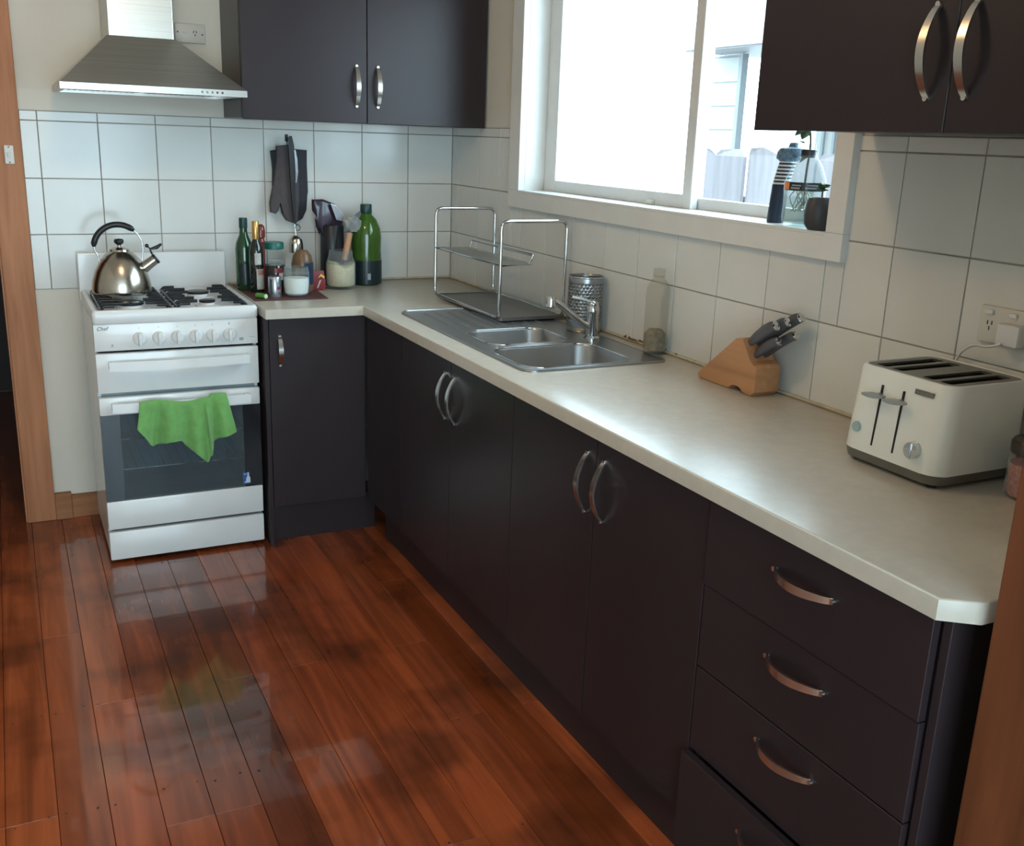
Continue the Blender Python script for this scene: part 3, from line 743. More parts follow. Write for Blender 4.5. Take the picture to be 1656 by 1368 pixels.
# ================================================================= KETTLE
KXc, KYc, KZ = -1.380, -.262, TZ+.0006
ke = root('kettle', 'dome-shaped stainless steel whistling kettle with black arched handle on the hob', 'kettle', (KXc, KYc, KZ))
bm = B(); lathe(bm, [(0, 0), (.094, 0), (.1005, .006), (.1015, .016), (.098, .045), (.088, .080), (.072, .112), (.052, .137), (.034, .150), (.030, .153), (.0, .160)], (KXc, KYc, KZ), 40); link('kettle_body', bm, M['kettle'], ke, smooth=50)
bm = B(); lathe(bm, [(.035, .1495), (.033, .156), (.018, .162), (.006, .164), (.006, .172), (0, .172)], (KXc, KYc, KZ), 24); l_ = link('lid', bm, M['kettle'], ke, smooth=50)
bm = B(); lathe(bm, [(.006, .170), (.014, .176), (.017, .184), (.014, .191), (0, .193)], (KXc, KYc, KZ), 20); link('lid_knob', bm, M['black'], l_, smooth=60)
sd = Vector((.80, -.10, .60)).normalized(); sp = Vector((KXc+.066, KYc-.01, KZ+.083))
bm = B(); tube(bm, [sp, sp+sd*.03, sp+sd*.066], [.023, .019, .018], 18); s_ = link('spout', bm, M['kettle'], ke, smooth=50)
bm = B(); tube(bm, [sp+sd*.062, sp+sd*.070], [.0195, .0195], 18); tp_ = sp+sd*.066
tube(bm, [tp_+Vector((-.012, 0, .017)), tp_+Vector((-.018, 0, .034)), tp_+Vector((.006, 0, .040)), tp_+Vector((.022, 0, .052))], [.004, .0045, .007, .004], 8); sph(bm, tp_+Vector((-.028, 0, .046)), .007); tube(bm, [tp_+Vector((-.028, 0, .046)), tp_+Vector((-.016, 0, .034))], .003, 6)
link('whistle_cap', bm, M['black'], s_, smooth=60)
hc = Vector((KXc-.002, KYc, KZ+.158)); hr = .082
def hp(a, r=hr): return hc + Vector((math.cos(a)*r, 0, math.sin(a)*r*1.02))
bm = B(); tube(bm, [hp(a) for a in [PI*(.97-.70*i/16) for i in range(17)]], [.006]+[.0105]*15+[.006], 12); link('grip', bm, M['black'], ke, smooth=60)
bm = B(); tube(bm, [hp(PI*.30), hp(PI*.2), hp(PI*.1), hp(0), Vector((KXc+.072, KYc, KZ+.105))], .0028, 8); link('handle_arm', bm, M['chrome'], ke, smooth=60)
bm = B(); tube(bm, smoothpath([hp(PI*.95), hp(PI*1.0)+Vector((.004, 0, -.01)), Vector((KXc-.072, KYc, KZ+.135)), Vector((KXc-.068, KYc, KZ+.112))]), .0028, 8); link('handle_arm', bm, M['chrome'], ke, smooth=60)

# ================================================================= BENCH ITEMS NEXT TO THE STOVE
bm = B(); prism(bm, [(-.952, -.448, .9003), (-.681, -.452, .9003), (-.655, -.06, .9003), (-.952, -.05, .9003)], (0, 0, .003), .0008, 1)
tag(link('placemat', bm, M['mat'], origin=(-.8, -.25, .9)), 'maroon woven mat on the bench under the bottles and jars', 'placemat')
ZM = .9035
def lathe_part(name, prof, c, mt, par, n=28, **k):
    bm = B(); lathe(bm, prof, c, n, **k); return link(name, bm, mt, par, smooth=40)
def patch(name, c, r, z0, z1, a0, a1, mt, par, n=10):
    """label wrapped on a round body"""
    bm = B(); o_ = [[(c[0]+rr*math.cos(a0+(a1-a0)*i/n), c[1]+rr*math.sin(a0+(a1-a0)*i/n), z) for i in range(n+1)] for rr, z in ((r, z0), (r+.0006, z0), (r+.0006, z1), (r, z1))]
    loft(bm, o_ + [o_[0]], False, False, closed=False)
    return link(name, bm, mt, par)
V = -PI/2+.12    # direction of the viewer as seen from the back bench
# tall green bottle
c = (-.925, -.165, ZM); r = root('green_bottle', 'tall green glass bottle with dark cap, at the back of the mat', 'bottle', c)
lathe_part('glass_body', [(0, 0), (.031, 0), (.033, .004), (.033, .155), (.029, .178), (.017, .205), (.0145, .222), (.0145, .245), (0, .246)], c, M['bottlegreen'], r)
lathe_part('cap', [(.0155, .232), (.0158, .234), (.0158, .268), (.014, .270), (0, .270)], c, M['capgreen'], r)
patch('label', c, .033, ZM+.02, ZM+.10, V-.9, V+.9, M['oildark'], r)
# dark bottle gold cap
c = (-.897, -.245, ZM); r = root('dark_bottle', 'dark glass bottle with gold foil neck and white label', 'bottle', c)
lathe_part('glass_body', [(0, 0), (.025, 0), (.027, .004), (.027, .150), (.023, .172), (.012, .195), (.011, .230), (0, .230)], c, M['darkglass'], r)
lathe_part('foil_neck', [(.0125, .198), (.0130, .200), (.0130, .262), (.012, .264), (0, .264)], c, M['gold'], r)
patch('neck_label', c, .027, ZM+.105, ZM+.148, V-.55, V+.35, M['label'], r)
patch('body_label', c, .027, ZM+.012, ZM+.088, V-.35, V+.95, M['label'], r)
patch('label_band', c, .0277, ZM+.066, ZM+.086, V-.2, V+.9, M['labelr'], r)
# red bottle behind
c = (-.868, -.198, ZM); r = root('sauce_bottle', 'red sauce bottle with round cap behind the dark bottle', 'bottle', c)
lathe_part('bottle_body', [(0, 0), (.014, 0), (.015, .004), (.015, .11), (.015, .150), (.012, .175), (.016, .183), (.013, .195), (0, .196)], c, M['redpl'], r)
lathe_part('cap', [(.010, .193), (.017, .200), (.0175, .225), (.015, .240), (.008, .248), (0, .249)], c, M['redpl'], r)
# jar with teal lid
c = (-.812, -.165, ZM); r = root('storage_jar', 'glass jar of dark contents with a teal screw lid', 'jar', c)
lathe_part('jar_glass', [(0, 0), (.040, 0), (.044, .006), (.044, .115), (.036, .140), (.035, .155), (0, .156)], c, M['jarglass'], r)
lathe_part('contents', [(0, .003), (.040, .003), (.041, .09), (0, .095)], c, M['jam'], r)
lathe_part('lid', [(.037, .152), (.039, .154), (.039, .174), (.036, .178), (0, .178)], c, M['teal'], r)
# short jar with red label in front of it
c = (-.835, -.285, ZM); r = root('spice_jar', 'small dark spice jar with a red and pale band in front of the teal-lidded jar', 'jar', c)
lathe_part('jar_glass', [(0, 0), (.026, 0), (.028, .004), (.028, .095), (.024, .105), (0, .106)], c, M['darkglass'], r)
lathe_part('lid', [(.0245, .1035), (.026, .105), (.026, .122), (0, .123)], c, M['jarglass'], r)
patch('band', c, .028, ZM+.078, ZM+.095, V-.5, V+1.0, M['redpk'], r); patch('label', c, .028, ZM+.05, ZM+.077, V+.1, V+1.1, M['label'], r)
# shaker
c = (-.860, -.372, ZM); r = root('pepper_shaker', 'small printed tin shaker in front of the jars', 'shaker', c)
lathe_part('tin', [(0, 0), (.0235, 0), (.0242, .002), (.0242, .070), (.022, .074), (0, .074)], c, M['silverf'], r)
patch('dark_stripe', c, .0242, ZM+.008, ZM+.066, V-1.15, V-.75, M['ink'], r); patch('dark_print', c, .0242, ZM+.036, ZM+.064, V+.45, V+.95, M['ink'], r)
patch('red_dot', c, .0245, ZM+.028, ZM+.038, V+.05, V+.65, M['redpk'], r, 6); patch('lower_print', c, .0242, ZM+.012, ZM+.014, V+.15, V+.9, M['ink'], r); patch('lower_print', c, .0242, ZM+.018, ZM+.020, V+.15, V+.9, M['ink'], r)
# salt jar
c = (-.780, -.375, ZM); r = root('salt_jar', 'squat clear glass jar half full of white salt at the front of the mat', 'jar', c)
lathe_part('jar_glass', [(0, 0), (.034, 0), (.044, .010), (.048, .045), (.048, .085), (.044, .100), (.044, .108), (.0425, .108), (.0425, .1), (.046, .084)], c, M['jarglass'], r, 32)
lathe_part('salt_fill', [(0, .004), (.032, .004), (.042, .012), (.0455, .045), (.0455, .068), (.02, .072), (0, .073)], c, M['salt'], r, 32)
# brown round jar with blue label
c = (-.728, -.268, ZM); r = root('stoneware_jar', 'round-shouldered brown jar with navy label behind the salt jar', 'jar', c)
lathe_part('jar_body', [(0, 0), (.038, 0), (.041, .005), (.041, .105), (.034, .138), (.020, .156), (0, .160)], c, M['brownc'], r)
patch('label', c, .041, ZM+.03, ZM+.112, V-.2, V+1.3, M['bluel'], r)
# red packet
r = root('snack_packet', 'small red foil packet with yellow print leaning by the cream jar', 'packet', (-.655, -.232, ZM))
bm = B(); loft(bm, [[(-.683, -.246, ZM), (-.634, -.246, ZM), (-.634, -.214, ZM), (-.683, -.214, ZM)], [(-.684, -.250, ZM+.03), (-.632, -.250, ZM+.03), (-.632, -.208, ZM+.03), (-.684, -.208, ZM+.03)], [(-.681, -.234, ZM+.072), (-.635, -.234, ZM+.072), (-.635, -.228, ZM+.072), (-.681, -.228, ZM+.072)]])
link('packet_body', bm, M['redpk'], r, smooth=60)
bm = B(); prism(bm, [(-.664, -.2512, ZM+.046), (-.650, -.2480, ZM+.062), (-.636, -.2495, ZM+.050), (-.640, -.2515, ZM+.044), (-.650, -.2500, ZM+.052)], (0, -.001, 0)); link('yellow_print', bm, M['yellow'], r)
bm = B(); prism(bm, [(-.668, -.2505, ZM+.008), (-.662, -.2505, ZM+.008), (-.650, -.2515, ZM+.038), (-.656, -.2515, ZM+.038)], (0, -.001, 0)); link('pale_print', bm, M['label'], r)
# cream jar
c = (-.558, -.208, .9003); r = root('oat_jar', 'clear glass jar of cream coloured oats with a crumpled film top', 'jar', c)
lathe_part('jar_glass', [(0, 0), (.050, 0), (.056, .008), (.058, .03), (.058, .100), (.048, .125), (.045, .150), (.0435, .150), (.0465, .124), (.0555, .099)], c, M['jarglass'], r, 32)
bm = B(); lathe(bm, [(0, .012), (.048, .012), (.0545, .018), (.0545, .082), (.05, .090), (.02, .098), (0, .100)], c, 32)
for v in bm.verts:
    if v.co.z > .975: v.co.z += .012*math.sin(v.co.x*60)+.006
link('oats', bm, M['cream'], r, smooth=60)
# purple packet standing in a black canister
c = (-.556, -.085, .9003); r = root('black_canister', 'tall black canister behind the oat jar', 'canister', c)
lathe_part('canister_body', [(0, 0), (.046, 0), (.048, .003), (.048, .235), (.044, .240), (.043, .235), (.043, .02), (0, .02)], c, M['black'], r)
r = root('coffee_bag', 'dark purple foil bag standing in the black canister', 'bag', (-.58, -.09, 1.0))
P_ = [(-.640, 1.239), (-.594, 1.240), (-.550, 1.222), (-.512, 1.184), (-.520, 1.150), (-.530, 1.05), (-.588, 1.05), (-.606, 1.132), (-.622, 1.165), (-.638, 1.196)]
bm = B(); prism(bm, [(x, -.112, z) for x, z in P_], (0, .034, 0), .012, 3)
for v in bm.verts: v.co.y += .006*math.sin(v.co.x*90+v.co.z*40)
link('bag_foil', bm, M['purple'], r, smooth=50)
bm = B(); prism(bm, [(-.572, -.1245, 1.225), (-.548, -.1245, 1.217), (-.516, -.1245, 1.182), (-.522, -.1245, 1.155), (-.548, -.1245, 1.16)], (0, .008, 0), .002); link('silver_side', bm, M['silverf'], r)
# wooden handle and film
r = root('wooden_spatula', 'spatula with pale wooden handle wrapped in clear film in the oat jar', 'spatula', (-.54, -.15, 1.0))
bm = B(); tube(bm, [(-.540, -.200, 1.01), (-.515, -.188, 1.115)], [.013, .0135], 10); link('wooden_handle', bm, M['wood'], r, smooth=60)
bm = B(); sph(bm, (-.500, -.186, 1.150), .034, .014, .030, 14, 10); rf = random.Random(2)
for v in bm.verts: v.co += Vector((rf.uniform(-1, 1), rf.uniform(-1, 1), rf.uniform(-1, 1)))*.006
link('film_wrap', bm, M['film'], r)
bm = B(); strap(bm, [(-.515, -.188, 1.115), (-.503, -.186, 1.140), (-.488, -.184, 1.172), (-.468, -.182, 1.196)], (.6, 0, -.5), [.012, .022, .026, .010], .003); link('blade', bm, M['knife'], r)
# big olive oil bottle
c = (-.420, -.108, .9003); r = root('oil_bottle', 'large green plastic olive oil bottle with dark cap in the corner', 'bottle', c)
lathe_part('bottle_body', [(0, .004), (.050, 0), (.060, .008), (.062, .03), (.060, .070), (.0625, .095), (.060, .140), (.062, .190), (.058, .225), (.042, .262), (.024, .280), (.021, .290), (0, .290)], c, M['oilgreen'], r, 24)
lathe_part('cap', [(.023, .284), (.024, .286), (.0235, .320), (.022, .322), (0, .322)], c, M['capgreen'], r)
patch('label', c, .0628, .905, 1.0, V-1.3, V+1.3, M['oildark'], r, 16); patch('label_crest', c, .0642, .925, .950, V-.35, V-.15, M['inkl'], r, 3)
# lime piece
r = root('celery_piece', 'cut green stalk with pale end lying on the front of the mat', 'vegetable', (-.905, -.415, ZM))
bm = B(); cyl(bm, (-.930, -.385, ZM+.0095), (-.906, -.424, ZM+.0095), .0088, .0092, 14); link('stalk', bm, M['lime'], r, smooth=50)
bm = B(); cyl(bm, (-.9062, -.4237, ZM+.0095), (-.905, -.4257, ZM+.0095), .0088, .0078, 14); link('cut_end', bm, M['limew'], r, smooth=50)

# oven mitts and ladle on hooks
hk = root('wall_hook', 'small dark hook on the tiles holding the oven mitts', 'hook', (-.71, 0, 1.46))
bm = B(); box(bm, -.716, -.704, -.003, .001, 1.455, 1.482, .001); tube(bm, [(-.710, -.002, 1.472), (-.710, -.05, 1.466), (-.710, -.062, 1.472)], .002, 8); link('hook_arm', bm, M['black'], hk)
Bp = [(-.779, 1.418), (-.715, 1.429), (-.634, 1.424), (-.637, 1.359), (-.635, 1.263), (-.642, 1.19), (-.66, 1.155), (-.685, 1.141), (-.705, 1.153), (-.723, 1.214), (-.752, 1.226), (-.775, 1.286), (-.772, 1.36)]
r = root('oven_mitt', 'charcoal oven mitt with red piping hanging behind the taupe one', 'oven mitt', (-.70, -.014, 1.14), 'oven mitts on the hook')
bm = B(); prism(bm, [p for p in [(x, -.026, z) for x, z in Bp]], (0, .023, 0), .008, 3); link('mitt_body', bm, M['mittd'], r, smooth=50)
bm = B(); tube(bm, [(-.6375, -.0165, 1.40), (-.640, -.0165, 1.359), (-.6375, -.0165, 1.263), (-.6435, -.0165, 1.192), (-.660, -.0165, 1.158)], .0035, 8); link('piping', bm, M['mittred'], r)
bm = B(); tube(bm, smoothpath([(-.712, -.014, 1.424), (-.712, -.012, 1.455), (-.706, -.012, 1.475), (-.700, -.012, 1.455), (-.704, -.014, 1.424)]), .002, 6); link('loop', bm, M['black'], r)
Ap = [(-.761, 1.437), (-.712, 1.443), (-.683, 1.423), (-.678, 1.336), (-.678, 1.216), (-.684, 1.150), (-.705, 1.143), (-.73, 1.153), (-.745, 1.179), (-.748, 1.228), (-.757, 1.228), (-.760, 1.191), (-.771, 1.178), (-.791, 1.184), (-.793, 1.22), (-.777, 1.287), (-.763, 1.37)]
r = root('oven_mitt', 'taupe oven mitt with thumb hanging in front on the tiled wall', 'oven mitt', (-.73, -.04, 1.14), 'oven mitts on the hook')
bm = B(); prism(bm, [(x, -.052, z) for x, z in Ap], (0, .024, 0), .008, 3); link('mitt_body', bm, M['mitt'], r, smooth=50)
bm = B(); tube(bm, smoothpath([(-.712, -.04, 1.438), (-.714, -.04, 1.46), (-.710, -.04, 1.477), (-.706, -.04, 1.46), (-.708, -.04, 1.438)]), .002, 6); link('loop', bm, M['black'], r)
ld = root('ladle', 'black-handled steel ladle hanging in front of the oven mitts', 'ladle', (-.70, -.07, 1.02))
bm = B(); strap(bm, [(-.710, -.062, 1.476), (-.709, -.066, 1.44), (-.707, -.068, 1.37), (-.706, -.066, 1.29), (-.703, -.063, 1.20), (-.699, -.062, 1.140)], (1, 0, 0), [.010, .022, .021, .018, .010, .008], .010); link('ladle_handle', bm, M['black'], ld, smooth=50)
bm = B(); strap(bm, [(-.697, -.0745, 1.425), (-.693, -.0755, 1.39), (-.691, -.0755, 1.34), (-.695, -.0735, 1.30)], (1, 0, 0), [.006, .010, .010, .004], .003); link('handle_streak', bm, M['silverf'], ld)  # narrow silver streak along the front of the handle
bm = B(); tube(bm, smoothpath([(-.699, -.062, 1.146), (-.701, -.062, 1.125), (-.697, -.064, 1.105), (-.698, -.066, 1.088)]), .0035, 8)
tube(bm, [(-.690+.010*math.cos(a), -.064, 1.126+.012*math.sin(a)) for a in [2*PI*i/14 for i in range(14)]], .0022, 6, True); link('neck', bm, M['chrome'], ld, smooth=60)
bm = B(); lathe(bm, [(0, .046), (.012, .043), (.024, .030), (.0285, .010), (.0285, -.022), (.0270, -.022), (.027, .009), (.022, .028), (0, .043)], (-.698, -.066, 1.050), 24, sy=.8); link('bowl', bm, M['kettle'], ld, smooth=60)

# ================================================================= DISH RACK
dk = root('dish_rack', 'chrome two-tier dish rack with dark drip tray beside the sink', 'dish rack', (-.16, -.79, .9))
RXa, RXb, RYa, RYb, RT = -.276, -.030, -.505, -1.075, 1.236
zb = .914
for yy in (RYa, RYb):
    bm = B(); tube(bm, fillet([(RXa, yy-.06*(1 if yy == RYa else -1), zb), (RXa, yy, zb), (RXa, yy, RT), (RXb, yy, RT), (RXb, yy, zb), (RXb, yy-.06*(1 if yy == RYa else -1), zb)], .028, 6), .0058, 10); link('hoop', bm, M['chrome'], dk, smooth=60)
for xx in (RXa, RXb):
    bm = B(); tube(bm, [(xx, RYa-.055, zb), (xx, RYb+.055, zb)], .0058, 10); link('base_rail', bm, M['chrome'], dk, smooth=60)
bm = B(); loft(bm, [rrect(RXa-.002, RXb+.004, RYb-.010, RYa-.02, .012, z) if i < 2 else rrect(RXa+.004, RXb-.004, RYb-.002, RYa-.028, .01, z) for i, z in enumerate((.9072, .9185, .9185, .915))], True, True); link('drip_tray', bm, M['traym'], dk, smooth=40)
SZ = 1.090; sx1 = -.150
bm = B(); tube(bm, [(RXa, RYa, SZ), (sx1, RYa-.03, SZ), (sx1, RYb+.03, SZ), (RXa, RYb, SZ)], .0035, 8, True); link('shelf_frame', bm, M['chrome'], dk)
bm = B()
for i in range(1, 24):
    y = RYa+.0 + (RYb-RYa)*i/24; box(bm, RXa, sx1, y-.008, y+.008, SZ-.0008, SZ+.0018)
link('shelf_slats', bm, M['steel'], dk)
bm = B(); tube(bm, fillet([(sx1, RYa-.04, SZ), (sx1+.012, RYa-.03, SZ+.030), (sx1+.012, RYb+.03, SZ+.030), (sx1, RYb+.04, SZ)], .012, 4), .0045, 8); link('shelf_rail', bm, M['chrome'], dk, smooth=60)

# cutlery holder: perforated cylinder (holes as rows of dark studs set in)
c = (-.0685, -1.285, .9045); r = root('cutlery_holder', 'perforated stainless steel cutlery holder behind the tap', 'cutlery holder', c)
bm = B(); n = 52; rr = .057; rows = 32
for k in range(rows):
    z0, z1 = c[2]+.012+.0051*k, c[2]+.012+.0051*(k+1)
    for i in range(n):
        if k % 2 == 1 and (i+(k//2 % 2)) % 2 == 1 and 3 < k < rows-4: continue        # open slots
        a0, a1 = 2*PI*i/n, 2*PI*(i+1)/n
        q = [bm.verts.new((c[0]+rr*math.cos(a), c[1]+rr*math.sin(a), z)) for a, z in ((a0, z0), (a1, z0), (a1, z1), (a0, z1))]; bm.faces.new(q)
bmesh.ops.remove_doubles(bm, verts=bm.verts, dist=1e-5)
o = link('perforated_wall', bm, M['sink'], r, smooth=60)
md = o.modifiers.new('sheet', 'SOLIDIFY'); md.thickness = .0012
lathe_part('foot', [(0, 0), (.056, 0), (.058, .003), (.058, .013), (.056, .014), (0, .014)], c, M['steel'], r)
bm = B(); tube(bm, [(c[0]+rr*math.cos(2*PI*i/32), c[1]+rr*math.sin(2*PI*i/32), c[2]+.1755) for i in range(32)], .0022, 8, True); link('rim', bm, M['chrome'], r, smooth=60)
# clear bottle at the end of the sink
c = (-.0425, -1.655, .9045); r = root('plastic_bottle', 'scuffed clear plastic bottle standing behind the sink end', 'bottle', c)
lathe_part('bottle_body', [(0, .003), (.030, 0), (.0345, .006), (.0345, .175), (.032, .195), (.022, .212), (.0165, .218), (.0165, .224), (0, .224)], c, M['oldplastic'], r)
lathe_part('cap', [(.0175, .222), (.0180, .224), (.0175, .246), (0, .247)], c, M['oldplastic'], r)
lathe_part('residue', [(0, .006), (.032, .008), (.0325, .055), (.02, .068), (0, .06)], c, M['amberdirt'], r)

# ================================================================= KNIFE BLOCK
kb = root('knife_block', 'beech knife block with grey-handled knives against the tiles', 'knife block', (-.065, -2.07, .9))
prof = [(-1.955, .914), (-1.963, .9003), (-2.086, .9003)] + [(-2.117+.031*math.cos(a), .9003+.019*math.sin(a)) for a in [PI*i/8 for i in range(1, 8)]] + [(-2.148, .9003), (-2.176, .9003), (-2.188, .912), (-2.189, .972), (-2.182, .981), (-2.160, .986), (-2.131, 1.040), (-2.100, 1.034)]
bm = B(); prism(bm, [(-.106, y, z) for y, z in prof], (.080, 0, 0), .004, 2); link('block_body', bm, M['block'], kb, smooth=35)
kd = Vector((0, -.81, .59)).normalized(); up = Vector((0, .59, .81)).normalized()
def knife(x, t, ln, w=.012):
    base = Vector((x, -2.160, .986)) + (Vector((x, -2.131, 1.040))-Vector((x, -2.160, .986)))*t
    bm = B(); loops = []
    for q, s, off in ((-.02, .55, 0), (.02, .75, 0), (.25, 1.0, .002), (.6, 1.15, .003), (.85, 1.1, .0), (.97, .95, -.004)):
        p = base + kd*(q*ln) + up*off
        loops.append([p + Vector((1, 0, 0))*(math.cos(a)*.0075*min(1, s+.1)) + up*(math.sin(a)*w*s) for a in [2*PI*i/12 for i in range(12)]])
    loft(bm, loops); k = link('knife', bm, M['knife'], kb, smooth=50)
    bm = B(); loops = []
    for q, s, off in ((.955, 1.0, -.0036), (.985, 1.02, -.0045), (1.01, .8, -.006)):
        p = base + kd*(q*ln) + up*off
        loops.append([p + Vector((1, 0, 0))*(math.cos(a)*.0078) + up*(math.sin(a)*w*s) for a in [2*PI*i/12 for i in range(12)]])
    loft(bm, loops); link('end_cap', bm, M['chrome'], k, smooth=50)
knife(-.090, .78, .108, .0135); knife(-.066, .80, .124, .0135); knife(-.042, .80, .146, .0135); knife(-.082, .22, .096, .0115); knife(-.052, .22, .126, .0115)

# ================================================================= TOASTER
to = root('toaster', 'cream four-slice toaster with grey top and base', 'toaster', (-.13, -2.75, .9))
X0, X1, Y0, Y1 = -.252, -.014, -2.876, -2.632
TW = lambda z: .013*(z-.921)/.17
bm = B(); TZ0, TZ1 = .927, 1.096
loft(bm, [rrect(X0+i+TW(z), X1-i, Y0+i, Y1-i, .035-i*.5, z, 8) for i, z in ((0, TZ0), (.001, TZ0+.08), (.003, TZ1-.008), (.006, TZ1-.001), (.010, TZ1), (.012, TZ1-.004), (.012, .93))], False, False)
link('toaster_body', bm, M['toaster'], to, smooth=45)
bm = B(); loft(bm, [rrect(X0+i, X1-i, Y0+i, Y1-i, .033, z, 8) for i, z in ((.012, .9065), (.004, .909), (.0005, .9275), (.003, .928))], True, True); link('toaster_base', bm, M['toastm'], to, smooth=35)
for x in (X0+.03, X1-.03):
    for y in (Y0+.03, Y1-.03): bm = B(); cyl(bm, (x, y, .9002), (x, y, .908), .010, n=12); link('foot', bm, M['black'], to)
def leanx(bm):
    for v in bm.verts: v.co.x += TW(v.co.z)
slots = [(-2.686, -2.658), (-2.727, -2.699), (-2.802, -2.774), (-2.843, -2.815)]
bm = B(); plate(bm, rrect(X0+.023, X1-.011, Y0+.011, Y1-.011, .028, TZ1-.006, 8), [rrect(X0+.045, X1-.030, a, b_, .006, TZ1-.006, 4) for a, b_ in slots], (0, 0, .004)); link('top_plate', bm, M['toastm'], to)
for a, b_ in slots:
    bm = B(); loft(bm, [rl(X0+.044, X1-.029, a-.001, b_+.001, TZ1-.007), rl(X0+.044, X1-.029, a-.001, b_+.001, TZ1-.11)], False, True); link('bread_slot', bm, M['slot'], to)
for y in (-2.715, -2.768):
    bm = B(); box(bm, X0-.0006, X0+.002, y-.0020, y+.0020, .945, 1.066); leanx(bm); link('lever_slot', bm, M['slot'], to)
    bm = B(); pts = [(X0-.020-.006*math.cos(PI*i/8), y+.021-.042*i/8, 1.0475) for i in range(9)]
    strap(bm, pts, (0, 0, 1), [.004+.006*math.sin(PI*i/8) for i in range(9)], .010); box(bm, X0-.02, X0+.001, y-.0015, y+.0015, 1.043, 1.051); leanx(bm); link('lever', bm, M['smoke'], to, smooth=50)
bm = B(); cyl(bm, (X0+.002, -2.671, .972), (X0-.004, -2.671, .972), .0105, .010, 18); leanx(bm); link('button', bm, M['button'], to, smooth=35)
bm = B(); cyl(bm, (X0+.001, -2.818, .966), (X0-.012, -2.818, .966), .0165, .0155, 24); box(bm, X0-.0155, X0-.011, -2.820, -2.816, .952, .980, .001); leanx(bm); link('browning_dial', bm, M['chrome'], to, smooth=35)
bm = B(); box(bm, X0-.0008, X0+.003, -2.836, -2.793, 1.068, 1.0775, .0006); leanx(bm); pl = link('name_plate', bm, M['toastm'], to)
bm = B(); box(bm, X0-.0014, X0-.0006, -2.832, -2.798, 1.0722, 1.0734); leanx(bm); link('plate_line', bm, M['smoke'], pl)
bm = B(); box(bm, -.034, -.008, -2.832, -2.782, 1.147, 1.190, .006); link('plug', bm, M['knobw'], to, smooth=40)
bm = B(); tube(bm, smoothpath([(-.034, -2.800, 1.152), (-.040, -2.775, 1.140), (-.034, -2.745, 1.140), (-.022, -2.715, 1.128), (-.016, -2.690, 1.105), (-.014, -2.676, 1.05), (-.016, -2.67, .96), (-.03, -2.69, .94)]), .0028, 8); link('power_cord', bm, M['knobw'], to, smooth=60)
# pink salt jar
c = (-.098, -2.962, .9003); r = root('salt_crystal_jar', 'glass jar of pink salt crystals with dark lid next to the toaster', 'jar', c)
lathe_part('jar_glass', [(0, 0), (.042, 0), (.047, .006), (.047, .072), (.043, .084), (0, .085)], c, M['jarglass'], r)
lathe_part('pink_salt', [(0, .004), (.040, .004), (.044, .010), (.044, .064), (0, .068)], c, M['pink'], r)
lathe_part('lid', [(.044, .083), (.047, .085), (.0475, .104), (.044, .109), (0, .110)], c, M['lid'], r)

# ================================================================= WINDOW SILL ITEMS
ZS = 1.3155
r = root('striped_bottle', 'navy bottle with white stripes and a speckled blue cap on the sill', 'bottle', (.036, -2.036, ZS))
tl = Matrix.Rotation(math.radians(0), 3, 'X')
cb = Vector((.036, -2.036, ZS))
def lean(z): return Vector((.0, -.040*(max(0, z-.06)/.13)**1.2, 0))
def leanpart(name, prof, mt):
    bm = B(); loft(bm, [[cb + lean(z) + Vector((math.cos(a)*max(rr, .0004), math.sin(a)*max(rr, .0004), z)) for a in [2*PI*i/22 for i in range(22)]] for rr, z in prof]); return link(name, bm, mt, r, smooth=50)
leanpart('lower_sleeve', [(0, 0), (.021, 0), (.0215, .004), (.0215, .095), (0, .096)], M['navy'])
zz = .096; ns = 13
for i in range(ns):
    z1 = zz + .0044; leanpart('stripe', [(.0212, zz), (.0212, z1)], M['stripe'] if i % 2 == 0 else M['navy']); zz = z1
leanpart('cap', [(.021, zz-.001), (.032, zz+.006), (.034, zz+.020), (.031, zz+.030), (.018, zz+.034), (0, zz+.035)], M['speck'])
leanpart('cap_top', [(.012, zz+.033), (.011, zz+.044), (0, zz+.046)], M['speck'])
c = (.032, -2.138, ZS); r = root('water_bottle', 'clear plastic bottle of water with plant cuttings on the window sill', 'bottle', c)
lathe_part('bottle_body', [(.012, .010), (.030, .0), (.046, .004), (.0505, .020), (.0490, .055), (.0505, .085), (.049, .112), (.036, .145), (.019, .168), (.0155, .176), (.0155, .196), (.0145, .196)], c, M['bottleclear'], r, 28)
lathe_part('water', [(0, .012), (.030, .006), (.045, .008), (.0485, .02), (.047, .055), (.047, .072), (0, .072)], c, M['water'], r, 28)
lathe_part('cap_ring', [(.0165, .164), (.0185, .166), (.0185, .182), (.0165, .183), (.016, .172)], c, M['black'], r)
VR = math.atan2(-4.09+2.18, -1.734)
patch('label', c, .0510, ZS+.086, ZS+.106, VR-1.35, VR+1.35, M['oildark'], r, 20)
patch('orange_badge', c, .0517, ZS+.087, ZS+.105, VR-1.25, VR-.8, M['orange'], r, 6)
for a0, a1, z0, z1 in ((-.7, -.25, .090, .094), (-.65, -.2, .097, .100), (.0, .75, .091, .095), (.1, .6, .098, .101), (.85, .88, .088, .104), (.95, .99, .088, .104), (1.05, 1.1, .088, .104)):
    patch('label_print', c, .0516, ZS+z0, ZS+z1, VR+a0, VR+a1, M['inkl'], r, 6)
bm = B(); rr_ = random.Random(9)
tube(bm, smoothpath([(.032, -2.138, ZS+.05), (.030, -2.137, ZS+.12), (.034, -2.140, ZS+.19), (.030, -2.134, ZS+.235), (.034, -2.104, ZS+.26)]), .0028, 8); link('stem', bm, M['stem'], r)
bm = B()
